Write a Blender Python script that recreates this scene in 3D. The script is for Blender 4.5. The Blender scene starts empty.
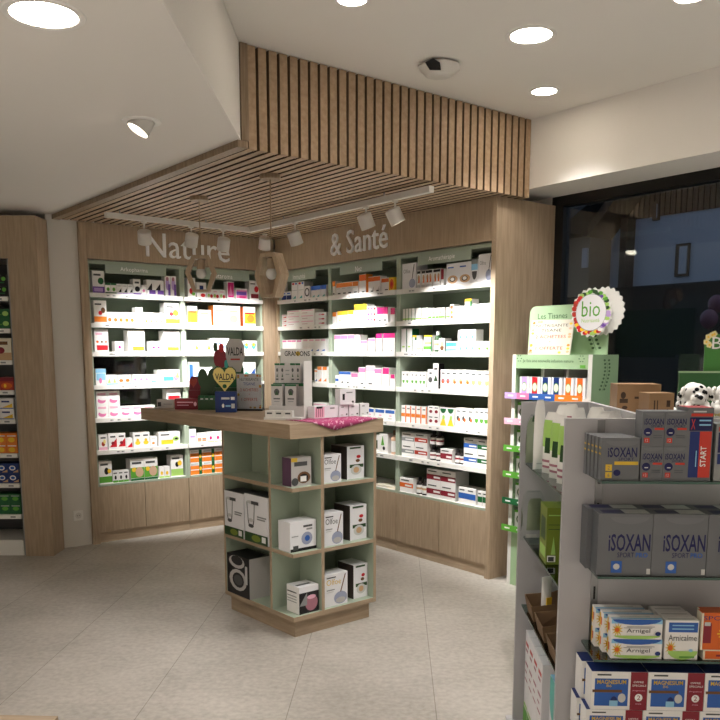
import bpy, math, random
from mathutils import Vector as V, Matrix
random.seed(7)
COL = bpy.context.scene.collection
PI = math.pi
# ------------------------------------------------------------------ camera geometry (metres)
FL, CX, CY, HZ, H = 816.4, 360.0, 473.8, 352.3, 1.6
PITCH = math.atan((CY-HZ)/FL)
TH = math.radians(51.766)
FW = V((math.cos(TH), math.sin(TH), 0)); RT = V((math.sin(TH), -math.cos(TH), 0))
CAM = V((0, 0, H))
CF = FW*math.cos(PITCH)-V((0, 0, math.sin(PITCH))); CU = FW*math.sin(PITCH)+V((0, 0, math.cos(PITCH)))
def ray(x, y): return CF+RT*((x-CX)/FL)-CU*((y-CY)/FL)
def onz(x, y, z): d = ray(x, y); return CAM+d*((z-H)/d.z)
def onx(x, y, X): d = ray(x, y); return CAM+d*(X/d.x)
def ony(x, y, Y): d = ray(x, y); return CAM+d*(Y/d.y)
def onp(x, y, n, q): d = ray(x, y); return CAM+d*(((q-CAM).dot(n))/d.dot(n))
# ------------------------------------------------------------------ materials
def lin(c): return c/12.92 if c <= .04045 else ((c+.055)/1.055)**2.4
def rgb(c):
    if isinstance(c, str): c = tuple(int(c[i:i+2], 16) for i in (0, 2, 4))
    return tuple(lin(v/255) for v in c)+(1,)
MATS = {}
def mat(name, col='cccccc', rough=.5, metal=0, spec=.4, emit=None, es=0):
    if name in MATS: return MATS[name]
    m = bpy.data.materials.new(name); m.use_nodes = True
    b = m.node_tree.nodes['Principled BSDF']
    b.inputs['Base Color'].default_value = rgb(col); b.inputs['Roughness'].default_value = rough
    b.inputs['Metallic'].default_value = metal; b.inputs['Specular IOR Level'].default_value = spec
    if emit: b.inputs['Emission Color'].default_value = rgb(emit); b.inputs['Emission Strength'].default_value = es
    MATS[name] = m; return m
def noisy(name, c1, c2, scale=(1, 1, 1), nscale=6, detail=6, rough=.5, bump=0, spec=.35, lo=.35, hi=.65, rot=0):
    m = mat(name, c1, rough, spec=spec); nt = m.node_tree; N = nt.nodes; L = nt.links; b = N['Principled BSDF']
    tc = N.new('ShaderNodeTexCoord'); mp = N.new('ShaderNodeMapping'); mp.inputs['Scale'].default_value = scale
    mp.inputs['Rotation'].default_value = (0, 0, rot)
    nz = N.new('ShaderNodeTexNoise'); nz.inputs['Scale'].default_value = nscale; nz.inputs['Detail'].default_value = detail
    cr = N.new('ShaderNodeValToRGB'); cr.color_ramp.elements[0].color = rgb(c1); cr.color_ramp.elements[1].color = rgb(c2)
    cr.color_ramp.elements[0].position = lo; cr.color_ramp.elements[1].position = hi
    L.new(tc.outputs['Object'], mp.inputs[0]); L.new(mp.outputs[0], nz.inputs[0]); L.new(nz.outputs['Fac'], cr.inputs[0])
    L.new(cr.outputs[0], b.inputs['Base Color'])
    if bump:
        bp = N.new('ShaderNodeBump'); bp.inputs['Strength'].default_value = bump; bp.inputs['Distance'].default_value = .002
        L.new(nz.outputs['Fac'], bp.inputs['Height']); L.new(bp.outputs[0], b.inputs['Normal'])
    return m
OAK1, OAK2 = '9c8870', 'ae9980'
noisy('oak_v', OAK1, OAK2, (9, 9, .7), 7, 8, .5, .08)
noisy('oak_x', OAK1, OAK2, (.7, 9, 9), 7, 8, .5, .08)
noisy('oak_y', OAK1, OAK2, (9, .7, 9), 7, 8, .5, .08)
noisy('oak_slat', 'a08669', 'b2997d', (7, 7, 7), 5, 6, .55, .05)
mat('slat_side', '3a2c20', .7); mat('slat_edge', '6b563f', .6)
noisy('oak_dark', '7d6a52', '94806a', (9, 9, .7), 7, 8, .5, .05)
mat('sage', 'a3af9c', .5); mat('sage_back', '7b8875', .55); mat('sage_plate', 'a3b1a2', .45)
mat('wall_white', 'd8d3cb', .7); mat('ceiling_white', 'eeeae4', .85, spec=.2)
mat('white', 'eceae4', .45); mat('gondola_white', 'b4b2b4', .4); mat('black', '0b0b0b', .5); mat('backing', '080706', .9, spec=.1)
mat('white_metal', 'd8d4ce', .35); mat('lettering_white', 'ffffff', .4); mat('frame_dark', '12110f', .4)
mat('steel', '8d8d8d', .35, .9); mat('brass', '8f7c63', .35, .7); mat('bulb', 'd9d6d0', .15, spec=.5)
mat('lamp_glow', 'ffffff', .5, emit='fff1dc', es=9)
mat('lens_glow', 'ffffff', .5, emit='fff1dc', es=4)
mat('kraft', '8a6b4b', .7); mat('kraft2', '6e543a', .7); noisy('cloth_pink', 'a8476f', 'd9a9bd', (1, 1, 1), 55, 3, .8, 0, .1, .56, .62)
mat('stone_dark', '1b1b1d', .6); mat('cable', '222222', .6)
def glass(name, tint, rough=0.0, refl=1.0, ior=1.5):
    m = bpy.data.materials.new(name); m.use_nodes = True; nt = m.node_tree; N = nt.nodes; N.clear()
    o = N.new('ShaderNodeOutputMaterial'); mx = N.new('ShaderNodeMixShader'); t = N.new('ShaderNodeBsdfTransparent')
    g = N.new('ShaderNodeBsdfGlossy'); fr = N.new('ShaderNodeFresnel'); fr.inputs['IOR'].default_value = ior
    t.inputs[0].default_value = rgb(tint); g.inputs['Roughness'].default_value = rough; g.inputs['Color'].default_value = (refl, refl, refl, 1)
    nt.links.new(fr.outputs[0], mx.inputs[0]); nt.links.new(t.outputs[0], mx.inputs[1]); nt.links.new(g.outputs[0], mx.inputs[2])
    nt.links.new(mx.outputs[0], o.inputs[0]); MATS[name] = m
glass('window_glass', 'e6ecec'); glass('shelf_glass', 'c6d8d0', .02); glass('clear_film', 'f8faf9', .15, 1.0, 1.22); glass('dark_glass', '46504c', .05)
mat('glass_edge', '3f5a50', .2)
# stone floor in large tiles, joints running along the gondola axis
def floor_material():
    m = mat('floor_stone', 'a09684', .42, spec=.35); nt = m.node_tree; N = nt.nodes; L = nt.links; b = N['Principled BSDF']
    tc = N.new('ShaderNodeTexCoord'); n1 = N.new('ShaderNodeTexNoise'); n1.inputs['Scale'].default_value = 1.6; n1.inputs['Detail'].default_value = 9
    n1.inputs['Roughness'].default_value = .68
    n2 = N.new('ShaderNodeTexNoise'); n2.inputs['Scale'].default_value = 34; n2.inputs['Detail'].default_value = 8
    mxn = N.new('ShaderNodeMix'); mxn.inputs[0].default_value = .45
    L.new(tc.outputs['Object'], n1.inputs[0]); L.new(tc.outputs['Object'], n2.inputs[0])
    L.new(n1.outputs['Fac'], mxn.inputs[2]); L.new(n2.outputs['Fac'], mxn.inputs[3])
    cr = N.new('ShaderNodeValToRGB'); e = cr.color_ramp.elements
    e[0].position = .36; e[0].color = rgb('9d978e'); e[1].position = .66; e[1].color = rgb('c2bcb3')
    L.new(mxn.outputs[0], cr.inputs[0])
    mp = N.new('ShaderNodeMapping'); mp.inputs['Rotation'].default_value = (0, 0, PI/2); mp.inputs['Location'].default_value = (0, .475, 0)
    L.new(tc.outputs['Object'], mp.inputs[0])
    br = N.new('ShaderNodeTexBrick'); br.inputs['Scale'].default_value = 1; br.inputs['Brick Width'].default_value = 1.0
    br.inputs['Row Height'].default_value = .665; br.inputs['Mortar Size'].default_value = .0022; br.inputs['Mortar Smooth'].default_value = .2
    br.inputs['Color1'].default_value = (1, 1, 1, 1); br.inputs['Color2'].default_value = (.94, .94, .94, 1); br.inputs['Mortar'].default_value = (.86, .85, .84, 1)
    L.new(mp.outputs[0], br.inputs[0])
    mu = N.new('ShaderNodeMix'); mu.data_type = 'RGBA'; mu.blend_type = 'MULTIPLY'; mu.inputs[0].default_value = 1
    b2 = N.new('ShaderNodeTexBrick'); b2.inputs['Scale'].default_value = 1; b2.inputs['Brick Width'].default_value = 900; b2.inputs['Row Height'].default_value = .665
    b2.offset = 0; b2.inputs['Mortar Size'].default_value = .002; b2.inputs['Color1'].default_value = b2.inputs['Color2'].default_value = (1, 1, 1, 1); b2.inputs['Mortar'].default_value = (.6, .58, .55, 1)
    L.new(mp.outputs[0], b2.inputs[0]); m2 = N.new('ShaderNodeMix'); m2.data_type = 'RGBA'; m2.blend_type = 'MULTIPLY'; m2.inputs[0].default_value = 1
    L.new(br.outputs[0], m2.inputs[6]); L.new(b2.outputs[0], m2.inputs[7])
    L.new(cr.outputs[0], mu.inputs[6]); L.new(m2.outputs[2], mu.inputs[7]); L.new(mu.outputs[2], b.inputs['Base Color'])
    bp = N.new('ShaderNodeBump'); bp.inputs['Strength'].default_value = .12; bp.inputs['Distance'].default_value = .003
    L.new(n2.outputs['Fac'], bp.inputs['Height']); L.new(bp.outputs[0], b.inputs['Normal'])
floor_material()
# product ink colours
INK = dict(w='efedea', cr='e6dfc9', lg='c9c9c6', g='8f9190', dg='4b4c4c', k='161616', p='6f4aa0', pl='b79ad0', pk='d97aa6', mg='c4206f', hp='e9b3c6',
  rd='c2202a', dr='86202f', rb='b03a2a', o='e5812c', og='d9641f', y='eec22f', ly='f3e08a', gr='5da23a', dgr='1f5f36', lgr='a6cf6c', tl='4bb5ab', tq='6cc7cd',
  b='2f5fae', db='1d2f6b', lb='8fc4e3', br='6d4a2c', tn='c7a17a', nb='14316e', vi='5b2a57', ol='76862e', dm='2d4b2a', isx='6b6d70', isd='55585c', nv='14174f', sw='727477', nt='c6c1b0',
  ppl='5e4258', rose='a8707e', sm='1c1a1c', dgl='1d1311', tb='4a403b', gm='b9b5b2', gld='d9b53c', st='caa58a', cw='e9e8ea', fab='d6d4ce', red2='c43a2c', wnt='9aa0b8', dkp='7c2d4b')
def ink(k): return mat('ink_'+k, INK[k], .42, spec=.35)
# ------------------------------------------------------------------ mesh builder
TEXTS = {}
def text_geo(s):
    if s not in TEXTS:
        bold = s[0] == '*'; cu = bpy.data.curves.new('t', 'FONT'); cu.body = s[1:] if bold else s; cu.resolution_u = 2; cu.offset = .014 if bold else 0; cu.fill_mode = 'FRONT'
        o = bpy.data.objects.new('t', cu); me = bpy.data.meshes.new_from_object(o)
        vs = [v.co.copy() for v in me.vertices]; fs = [tuple(p.vertices) for p in me.polygons]
        bpy.data.objects.remove(o); bpy.data.curves.remove(cu); bpy.data.meshes.remove(me)
        x0 = min(v.x for v in vs); x1 = max(v.x for v in vs); y0 = min(v.y for v in vs); y1 = max(v.y for v in vs)
        TEXTS[s] = ([((v.x-x0)/(x1-x0), (v.y-y0)/(y1-y0)) for v in vs], fs, (x1-x0)/(y1-y0))
    return TEXTS[s]
class MB:
    def __init__(s): s.v = []; s.f = []; s.m = []; s.sm = []; s.slots = []; s.M = Matrix()
    def slot(s, m):
        if isinstance(m, str): m = MATS[m]
        if m not in s.slots: s.slots.append(m)
        return s.slots.index(m)
    def add(s, pts, faces, m, smooth=False):
        b = len(s.v); s.v += [tuple(s.M @ V(p)) for p in pts]; k = s.slot(m)
        for f in faces: s.f.append(tuple(b+i for i in f)); s.m.append(k); s.sm.append(smooth)
        return s
    def box(s, x0, y0, z0, x1, y1, z1, m, f=None, l=None, r=None, t=None, bo=None, k=None):
        P = [(x0, y0, z0), (x1, y0, z0), (x1, y1, z0), (x0, y1, z0), (x0, y0, z1), (x1, y0, z1), (x1, y1, z1), (x0, y1, z1)]
        for q, mm in (((0, 1, 5, 4), f), ((3, 0, 4, 7), l), ((1, 2, 6, 5), r), ((4, 5, 6, 7), t), ((3, 2, 1, 0), bo), ((2, 3, 7, 6), k)):
            s.add([P[i] for i in q], [(0, 1, 2, 3)], mm or m)
        return s
    def quad(s, *p, m): return s.add(p, [tuple(range(len(p)))], m)
    def ext(s, pts, vec, m, side=None):
        n = len(pts); vec = V(vec); a = [V(p) for p in pts]; b = [p+vec for p in a]
        s.add(a, [tuple(range(n))[::-1]], m); s.add(b, [tuple(range(n))], m)
        s.add(a+b, [(i, (i+1) % n, n+(i+1) % n, n+i) for i in range(n)], side or m); return s
    def lathe(s, prof, m, seg=20, o=(0, 0, 0), mats=None, sx=1, sy=1):
        ov = V(o); n = len(prof)
        for i in range(n-1):
            pts = []; fs = []
            for r, z in (prof[i], prof[i+1]):
                pts += [ov+V((r*sx*math.cos(2*PI*j/seg), r*sy*math.sin(2*PI*j/seg), z)) for j in range(seg)]
            s.add(pts, [(j, (j+1) % seg, seg+(j+1) % seg, seg+j) for j in range(seg)], mats[i] if mats else m, True)
        for r, z, rev in ((prof[0][0], prof[0][1], True), (prof[-1][0], prof[-1][1], False)):
            if r > 1e-5:
                c = [ov+V((r*sx*math.cos(2*PI*j/seg), r*sy*math.sin(2*PI*j/seg), z)) for j in range(seg)]
                if rev: c.reverse()
                s.add(c, [tuple(range(seg))], (mats[0] if rev else mats[-1]) if mats else m)
        return s
    def tube(s, p0, p1, r, m, seg=10, r1=None):
        p0 = V(p0); p1 = V(p1); d = (p1-p0); q = d.to_track_quat('Z', 'Y').to_matrix().to_4x4(); old = s.M
        s.M = s.M @ Matrix.Translation(p0) @ q; s.lathe([(r, 0), (r if r1 is None else r1, d.length)], m, seg); s.M = old; return s
    def text(s, t, x0, z0, x1, z1, y, m, depth=0):
        vs, fs, asp = text_geo(t); pts = [(x0+u*(x1-x0), y, z0+w*(z1-z0)) for u, w in vs]
        if depth:
            s.add(pts, fs, m); n = len(pts); bk = [(a, b+depth, c) for a, b, c in pts]
            ed = {}
            for f in fs:
                for i in range(len(f)):
                    e = (f[i], f[(i+1) % len(f)]); ed[e] = 1
            side = [(b, a, n+a, n+b) for (a, b) in ed if (b, a) not in ed]
            s.add(pts+bk, side, m)
        else: s.add(pts, fs, m)
        return s
    def ell(s, x, z, rx, rz, y, m, seg=14, a0=0, a1=2*PI):
        full = abs(a1-a0-2*PI) < 1e-6
        pts = [(x+rx*math.cos(a0+(a1-a0)*i/(seg if full else seg-1)), y, z+rz*math.sin(a0+(a1-a0)*i/(seg if full else seg-1))) for i in range(seg)]
        return s.add(pts, [tuple(range(seg))], m)
    def sphere(s, c, r, m, seg=14, rings=9, sc=(1, 1, 1)):
        old = s.M; s.M = s.M @ Matrix.Translation(V(c)) @ Matrix.Diagonal((sc[0], sc[1], sc[2], 1))
        s.lathe([(max(1e-6, r*math.sin(PI*i/rings)), -r*math.cos(PI*i/rings)) for i in range(rings+1)], m, seg); s.M = old; return s
    def pillow(s, w, h, d, m, n=9, top=.0, back=True):
        def P(i, j, sg):
            u = i/(n-1)*2-1; t = j/(n-1); prof = (1-abs(u)**2.2)**.8*(1-t**2.6)*(1-(1-t)**7)
            return (u*w/2*(1-.06*math.sin(t*PI)-.42*t**9), d/2-sg*d/2*max(0, prof), t*h)
        for sg in (1, -1):
            pts = [P(i, j, sg) for j in range(n) for i in range(n)]
            fs = [(j*n+i, j*n+i+1, (j+1)*n+i+1, (j+1)*n+i) for j in range(n-1) for i in range(n-1)]
            if sg < 0: fs = [f[::-1] for f in fs]
            s.add(pts, fs, m, True)
        return s
    def mesh(s, name):
        me = bpy.data.meshes.new(name); me.from_pydata(s.v, [], s.f); me.polygons.foreach_set('material_index', s.m)
        me.polygons.foreach_set('use_smooth', s.sm)
        for m in s.slots: me.materials.append(m)
        me.update(); return me
    def build(s, name, parent=None, loc=(0, 0, 0), rot=0, label=None, cat=None, group=None, kind=None):
        return put(name, s.mesh(name), parent, loc, rot, label, cat, group, kind)
LABELS = []
def tag(o, label, cat, group=None, kind=None):
    if label:
        o['label'] = label; LABELS.append((label, group))
        n = len(label.split())
        if not 4 <= n <= 16: print('LABEL LEN', n, label)
    if cat: o['category'] = cat
    if group: o['group'] = group
    if kind: o['kind'] = kind
    return o
def put(name, me, parent=None, loc=(0, 0, 0), rot=0, label=None, cat=None, group=None, kind=None):
    o = bpy.data.objects.new(name, me); COL.objects.link(o)
    o.location = loc
    if isinstance(rot, (int, float)): o.rotation_euler = (0, 0, rot)
    else: o.rotation_euler = rot
    if parent: o.parent = parent
    return tag(o, label, cat, group, kind)
def thing(name, label, cat, loc=(0, 0, 0), rot=0, group=None):
    return put(name, None, None, loc, rot, label, cat, group)
def bevel(o, w=.002, seg=2):
    md = o.modifiers.new('bevel', 'BEVEL'); md.width = w; md.segments = seg; md.limit_method = 'ANGLE'; return o
def struct(name, mb, **k): return mb.build(name, kind='structure', **k)
# ------------------------------------------------------------------ printed cartons
PROD = {}
def carton_mesh(w, h, d, spec, body='w', side=None, top=None, name='carton'):
    key = (round(w, 3), round(h, 3), round(d, 3), spec, body, side, top)
    if key in PROD: return PROD[key]
    b = MB(); bm_ = ink(body); sm_ = ink(side) if side else bm_
    b.box(-w/2, 0, 0, w/2, d, h, bm_, l=sm_, r=sm_, t=ink(top) if top else bm_, k=bm_)
    y = -.0006
    for tok in [t for t in spec.split(';') if t]:
        k = tok[0]; a = tok[1:].split(',')
        if k == 'T':
            u0, v0, u1, v1 = map(float, a[:4]); b.text(a[5], -w/2+u0*w, v0*h, -w/2+u1*w, v1*h, y, ink(a[4]))
        elif k == 'S':     # text running up the box
            u0, v0, u1, v1 = map(float, a[:4]); vs, fs, _ = text_geo(a[5])
            b.add([(-w/2+w*(u1-q*(u1-u0)), y, h*(v0+p*(v1-v0))) for p, q in vs], fs, ink(a[4]))
        elif k == 'L':     # print on the left side face
            u0, v0, u1, v1 = map(float, a[:4]); x = -w/2-.0006
            b.quad((x, d*(1-u0), v0*h), (x, d*(1-u1), v0*h), (x, d*(1-u1), v1*h), (x, d*(1-u0), v1*h), m=ink(a[4]))
        elif k == 'U':     # print on top
            u0, v0, u1, v1 = map(float, a[:4]); z = h+.0006
            b.quad((-w/2+u0*w, v0*d, z), (-w/2+u1*w, v0*d, z), (-w/2+u1*w, v1*d, z), (-w/2+u0*w, v1*d, z), m=ink(a[4]))
        else:
            u0, v0, u1, v1 = map(float, a[:4]); c = ink(a[4]); x0, x1, z0, z1 = -w/2+u0*w, -w/2+u1*w, v0*h, v1*h
            if k == 'r': b.quad((x0, y, z0), (x1, y, z0), (x1, y, z1), (x0, y, z1), m=c)
            elif k == 'e': b.ell((x0+x1)/2, (z0+z1)/2, (x1-x0)/2, (z1-z0)/2, y, c)
            elif k == 's': xm, zm_, N2 = (x0+x1)/2, (z0+z1)/2, 22; b.add([(xm+(x1-x0)/2*(1 if i % 2 else .42)*math.cos(PI*2*i/N2), y, zm_+(z1-z0)/2*(1 if i % 2 else .42)*math.sin(PI*2*i/N2)) for i in range(N2)], [tuple(range(N2))], c)
            elif k == 'g': b.quad((x0, y, z0), (x1, y, z0), ((x0+x1)/2, y, z1), m=c)
            elif k == 'n': tw = .022*w; b.quad((x0-tw, y, z0), (x0+tw, y, z0), (x1+tw, y, z1), (x1-tw, y, z1), m=c)
            elif k == 'd': b.quad((x0, y, z0), (x1, y, z0), (x1, y, z1), m=c)
            elif k == 'm': b.ell((x0+x1)/2, z1, (x1-x0)/2, z1-z0, y, c, 10, PI, 2*PI)
        y -= .00025
    PROD[key] = b.mesh(name); return PROD[key]
def bottle_mesh(r, h, glass_='dgl', label_='w', cap='k', band=None):
    key = ('bt', round(r, 3), round(h, 3), glass_, label_, cap, band)
    if key in PROD: return PROD[key]
    G, L_, C_ = ink(glass_), ink(label_), ink(cap); B_ = ink(band) if band else L_
    b = MB(); pr = [(r*.96, 0), (r, .02*h), (r, .10*h), (r*1.01, .10*h), (r*1.01, .3*h), (r*1.01, .42*h), (r*1.01, .56*h), (r, .56*h), (r, .62*h), (r*.8, .71*h), (r*.42, .76*h), (r*.42, .8*h), (r*.5, .8*h), (r*.5, .99*h), (r*.44, h)]
    b.lathe(pr, G, 16, (0, r, 0), [G, G, G, L_, B_, L_, G, G, G, G, G, C_, C_, C_]); PROD[key] = b.mesh('bottle'); return PROD[key]
# ------------------------------------------------------------------ room shell
ZC, ZU, ZL = 2.63, 3.135, 2.665
XW0, XW1, YW0, YW1 = -2.6, 4.82, -2.6, 8.2
GA = math.radians(-90)+TH  # gondola axes
GT = math.atan(36/825.0)
GF = FW*math.cos(GT)+RT*math.sin(GT); GR = RT*math.cos(GT)-FW*math.sin(GT); GROT = math.atan2(GR.y, GR.x)
b = MB(); S = 12
b.quad((-S, -S, 0), (S, -S, 0), (S, S, 0), (-S, S, 0), m='floor_stone')
fl = MB()
Mi = Matrix.Rotation(-GROT, 4, 'Z')
fl.quad(*[Mi @ V(p) for p in ((XW0, YW0, 0), (4.9, YW0, 0), (4.9, YW1, 0), (XW0, YW1, 0))], m='floor_stone')
struct('floor', fl, rot=GROT)
struct('ceiling', MB().box(XW0, YW0, ZU, 5.0, YW1, ZU+.1, 'ceiling_white'))
pts = [(2.215, YW1), (2.215, 3.79), (XW0, 3.79-(2.215-XW0)*FW.y/FW.x), (XW0, YW1)]
struct('ceiling_left', MB().ext([(x, y, ZL) for x, y in pts][::-1], (0, 0, ZU-ZL-.002), 'ceiling_white'))
struct('wall_left', MB().box(XW0-.1, YW0, 0, XW0, YW1, ZU, 'wall_white'))
struct('wall_front', MB().box(XW0, YW0-.1, 0, 5, YW0, ZU, 'wall_white'))
struct('wall_back', MB().box(XW0, YW1, 0, 5, YW1+.1, ZU, 'wall_white'))
struct('wall_corner', MB().box(2.145, 6.68, 0, 2.388, 6.78, ZL, 'wall_white'))
struct('wall_right', MB().box(4.82, 3.9, 0, 5.0, YW1, ZU, 'wall_white'))
struct('wall_bulkhead', MB().box(4.44, YW0, 2.69, 4.99, YW1, ZU-.001, 'ceiling_white'))
struct('wall_sill', MB().box(4.80, YW0, 0, 5.0, 3.9, .42, 'wall_white'))
# shop window
w = MB(); w.box(4.82, YW0, 2.62, 4.90, 3.9, 2.69, 'frame_dark'); w.box(4.82, 3.80, .42, 4.90, 3.9, 2.62, 'frame_dark'); w.box(4.82, YW0, .42, 4.90, 3.8, .5, 'frame_dark')
w.box(4.83, .55, .5, 4.90, .62, 2.62, 'frame_dark')
wf = struct('window_1', w)
MB().box(4.855, YW0, .5, 4.865, 3.8, 2.62, 'window_glass').build('pane', wf)
# ------------------------------------------------------------------ outside, across the street
mat('street', '2a2a2c', .8); mat('plaster_blue', 'b9bcc4', .8); mat('plaster_tan', '8a7d6c', .8); mat('timber', '5c4a38', .8); mat('roof_dark', '1e1c1b', .8); mat('shop_dark', '0a0a0b', .6)
struct('street', MB().box(5.0, -14, -.2, 14, 20, -.02, 'street'))
XH = 13.0
def hp(x, y, X=XH): p = onx(x, y, X); return p.y, p.z
def hrect(m_, x0, y0, x1, y1, X, d, m): # rectangle seen on the facade, as a solid slab
    a = hp(x0, y1, X); c = hp(x1, y0, X); m_.box(X-d, min(a[0], c[0]), a[1], X, max(a[0], c[0]), c[1], m)
hs = thing('house', 'pale gabled house across the street seen through shop window', 'house', (XH, 2, 0))
O = V((XH, 2, 0))
def local(mb): mb.M = Matrix.Translation(-O); return mb
yl, _ = hp(611, 250); zt = hp(640, 219)[1]; yr = yl-9
zg = hp(640, 286)[1]
mb = local(MB()); mb.box(XH, yr, zg, XH+6, yl, zt, 'plaster_blue'); mb.build('wall', hs)
mb = local(MB()); mb.box(XH-.02, yr, 0, XH+6, yl, zg, 'shop_dark'); mb.build('shopfront', hs)
ym = (yl+yr)/2+1.2
mb = local(MB()); mb.ext([(XH, yl, zt), (XH, yr, zt), (XH, ym-.3, zt+3.4)], (6, 0, 0), 'timber')
for i in range(90):
    t = i/90; yy = yl-t*(yl-yr); hh = 3.4*(1-abs(yy-ym)/max(yl-ym, ym-yr)); mb.box(XH-.04, yy-.05, zt, XH, yy+.02, zt+max(.1, hh), 'timber')
mb.build('gable', hs)
mb = local(MB())
for sgn, ye in ((1, yl), (-1, yr-.5)):
    mb.ext([(XH-.7, ye, zt-.3), (XH-.7, ym-.3, zt+3.5), (XH-.7, ym-.3, zt+3.7), (XH-.7, ye, zt-.1)], (6.9, 0, 0), 'roof_dark')
mb.build('roof', hs)
for (x0, y0, x1, y1) in ((676, 243, 691, 277), (654, 201, 661, 221)):
    mb = local(MB()); hrect(mb, x0, y0, x1, y1, XH, .06, 'timber'); wo = mb.build('window', hs)
    mb = local(MB()); hrect(mb, x0+3, y0+3, x1-3, y1-3, XH-.05, .03, 'plaster_blue'); mb.build('shutter', wo)
mb = local(MB()); hrect(mb, 626, 219, 636, 288, XH, .25, 'roof_dark'); mb.build('chimney_pipe', hs)
h2 = thing('house', 'darker tan house with two windows at left of shop window', 'house', (XH-.6, 6, 0))
def local2(mb): mb.M = Matrix.Translation(-V((XH-.6, 6, 0))); return mb
yl2 = yl+9; zt2 = hp(590, 236, XH-.6)[1]; zg2 = hp(590, 296, XH-.6)[1]
local2(MB()).box(XH-.6, yl+.02, zg2, XH+5, yl2, zt2, 'plaster_tan').build('wall', h2)
local2(MB()).box(XH-.62, yl+.02, 0, XH+5, yl2, zg2, 'shop_dark').build('shopfront', h2)
local2(MB()).ext([(XH-1.3, yl+.02, zt2), (XH-1.3, yl+.02, zt2+.15), (XH+2.5, yl+.02, zt2+2.6), (XH+5, yl+.02, zt2)], (0, 9, 0), 'roof_dark').build('roof', h2)
mb = local2(MB())
for x0 in (583,): hrect(mb, x0, 248, x0+6, 268, XH-.6, .05, 'plaster_blue')
mb.build('window', h2)
mb = local2(MB()); hrect(mb, 563, 251, 567, 273, XH-.6, .05, 'plaster_blue'); mb.build('window', h2)
# ------------------------------------------------------------------ slatted oak canopy
cn = thing('slatted_canopy', 'oak slatted canopy with vertical slat fascia above the corner shelves', 'canopy', (2.25, 3.79, ZC))
def cl(mb): mb.M = Matrix.Translation((-2.25, -3.79, -ZC)); return mb
NS = 34; pit = (4.438-.048-2.262)/(NS-1)
f1 = cl(MB()); f2 = cl(MB())
for i in range(NS):
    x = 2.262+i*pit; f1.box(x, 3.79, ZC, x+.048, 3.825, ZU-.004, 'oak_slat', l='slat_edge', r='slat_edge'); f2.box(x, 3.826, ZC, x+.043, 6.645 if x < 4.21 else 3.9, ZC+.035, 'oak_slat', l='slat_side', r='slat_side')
f1.build('fascia_slats', cn); f2.build('ceiling_slats', cn)
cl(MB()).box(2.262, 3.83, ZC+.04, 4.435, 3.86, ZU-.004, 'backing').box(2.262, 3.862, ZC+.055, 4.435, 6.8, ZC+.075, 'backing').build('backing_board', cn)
cl(MB()).box(2.195, 3.785, ZC, 2.255, 6.68, ZL-.001, 'oak_dark').box(2.2165, 3.780, ZL, 2.2595, 3.86, ZU-.004, 'oak_dark').build('side_board', cn)
# ------------------------------------------------------------------ shelving bays on the two walls
YA, XB = 6.67, 4.235
ZS = [2.078, 1.836, 1.602, 1.330, 1.055, .785]; ZBASE = .50
DEP = .36
BAYS = {1: ('A', 2.452, 3.288), 2: ('A', 3.290, 4.098), 3: ('B', 6.615, 5.812), 4: ('B', 5.810, 4.908), 5: ('B', 4.906, 3.908)}
BN = {1: 'leftmost shelving bay', 2: 'second shelving bay', 3: 'middle shelving bay', 4: 'fourth shelving bay', 5: 'rightmost shelving bay'}
SN = ['top shelf', 'second shelf', 'third shelf', 'fourth shelf', 'fifth shelf', 'sixth shelf', 'bottom shelf']
SIGN = {1: ('Arkopharma', .150, .685), 2: ('Diétaroma', .139, .667), 3: ('Immunité', .139, .610), 4: ('Nez', .160, .716), 5: ('Aromathérapie', .234, .782)}
def frame(bay):
    w_, a, c = BAYS[bay]
    return (V((a, YA, 0)), 0, c-a) if w_ == 'A' else (V((XB, a, 0)), -PI/2, a-c)
def lx(bay, px, py, back=.0):
    w_, a, c = BAYS[bay]
    if w_ == 'A': p = ony(px, py, YA+back); return p.x-a, p.z
    p = onx(px, py, XB+back); return a-p.y, p.z
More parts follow.
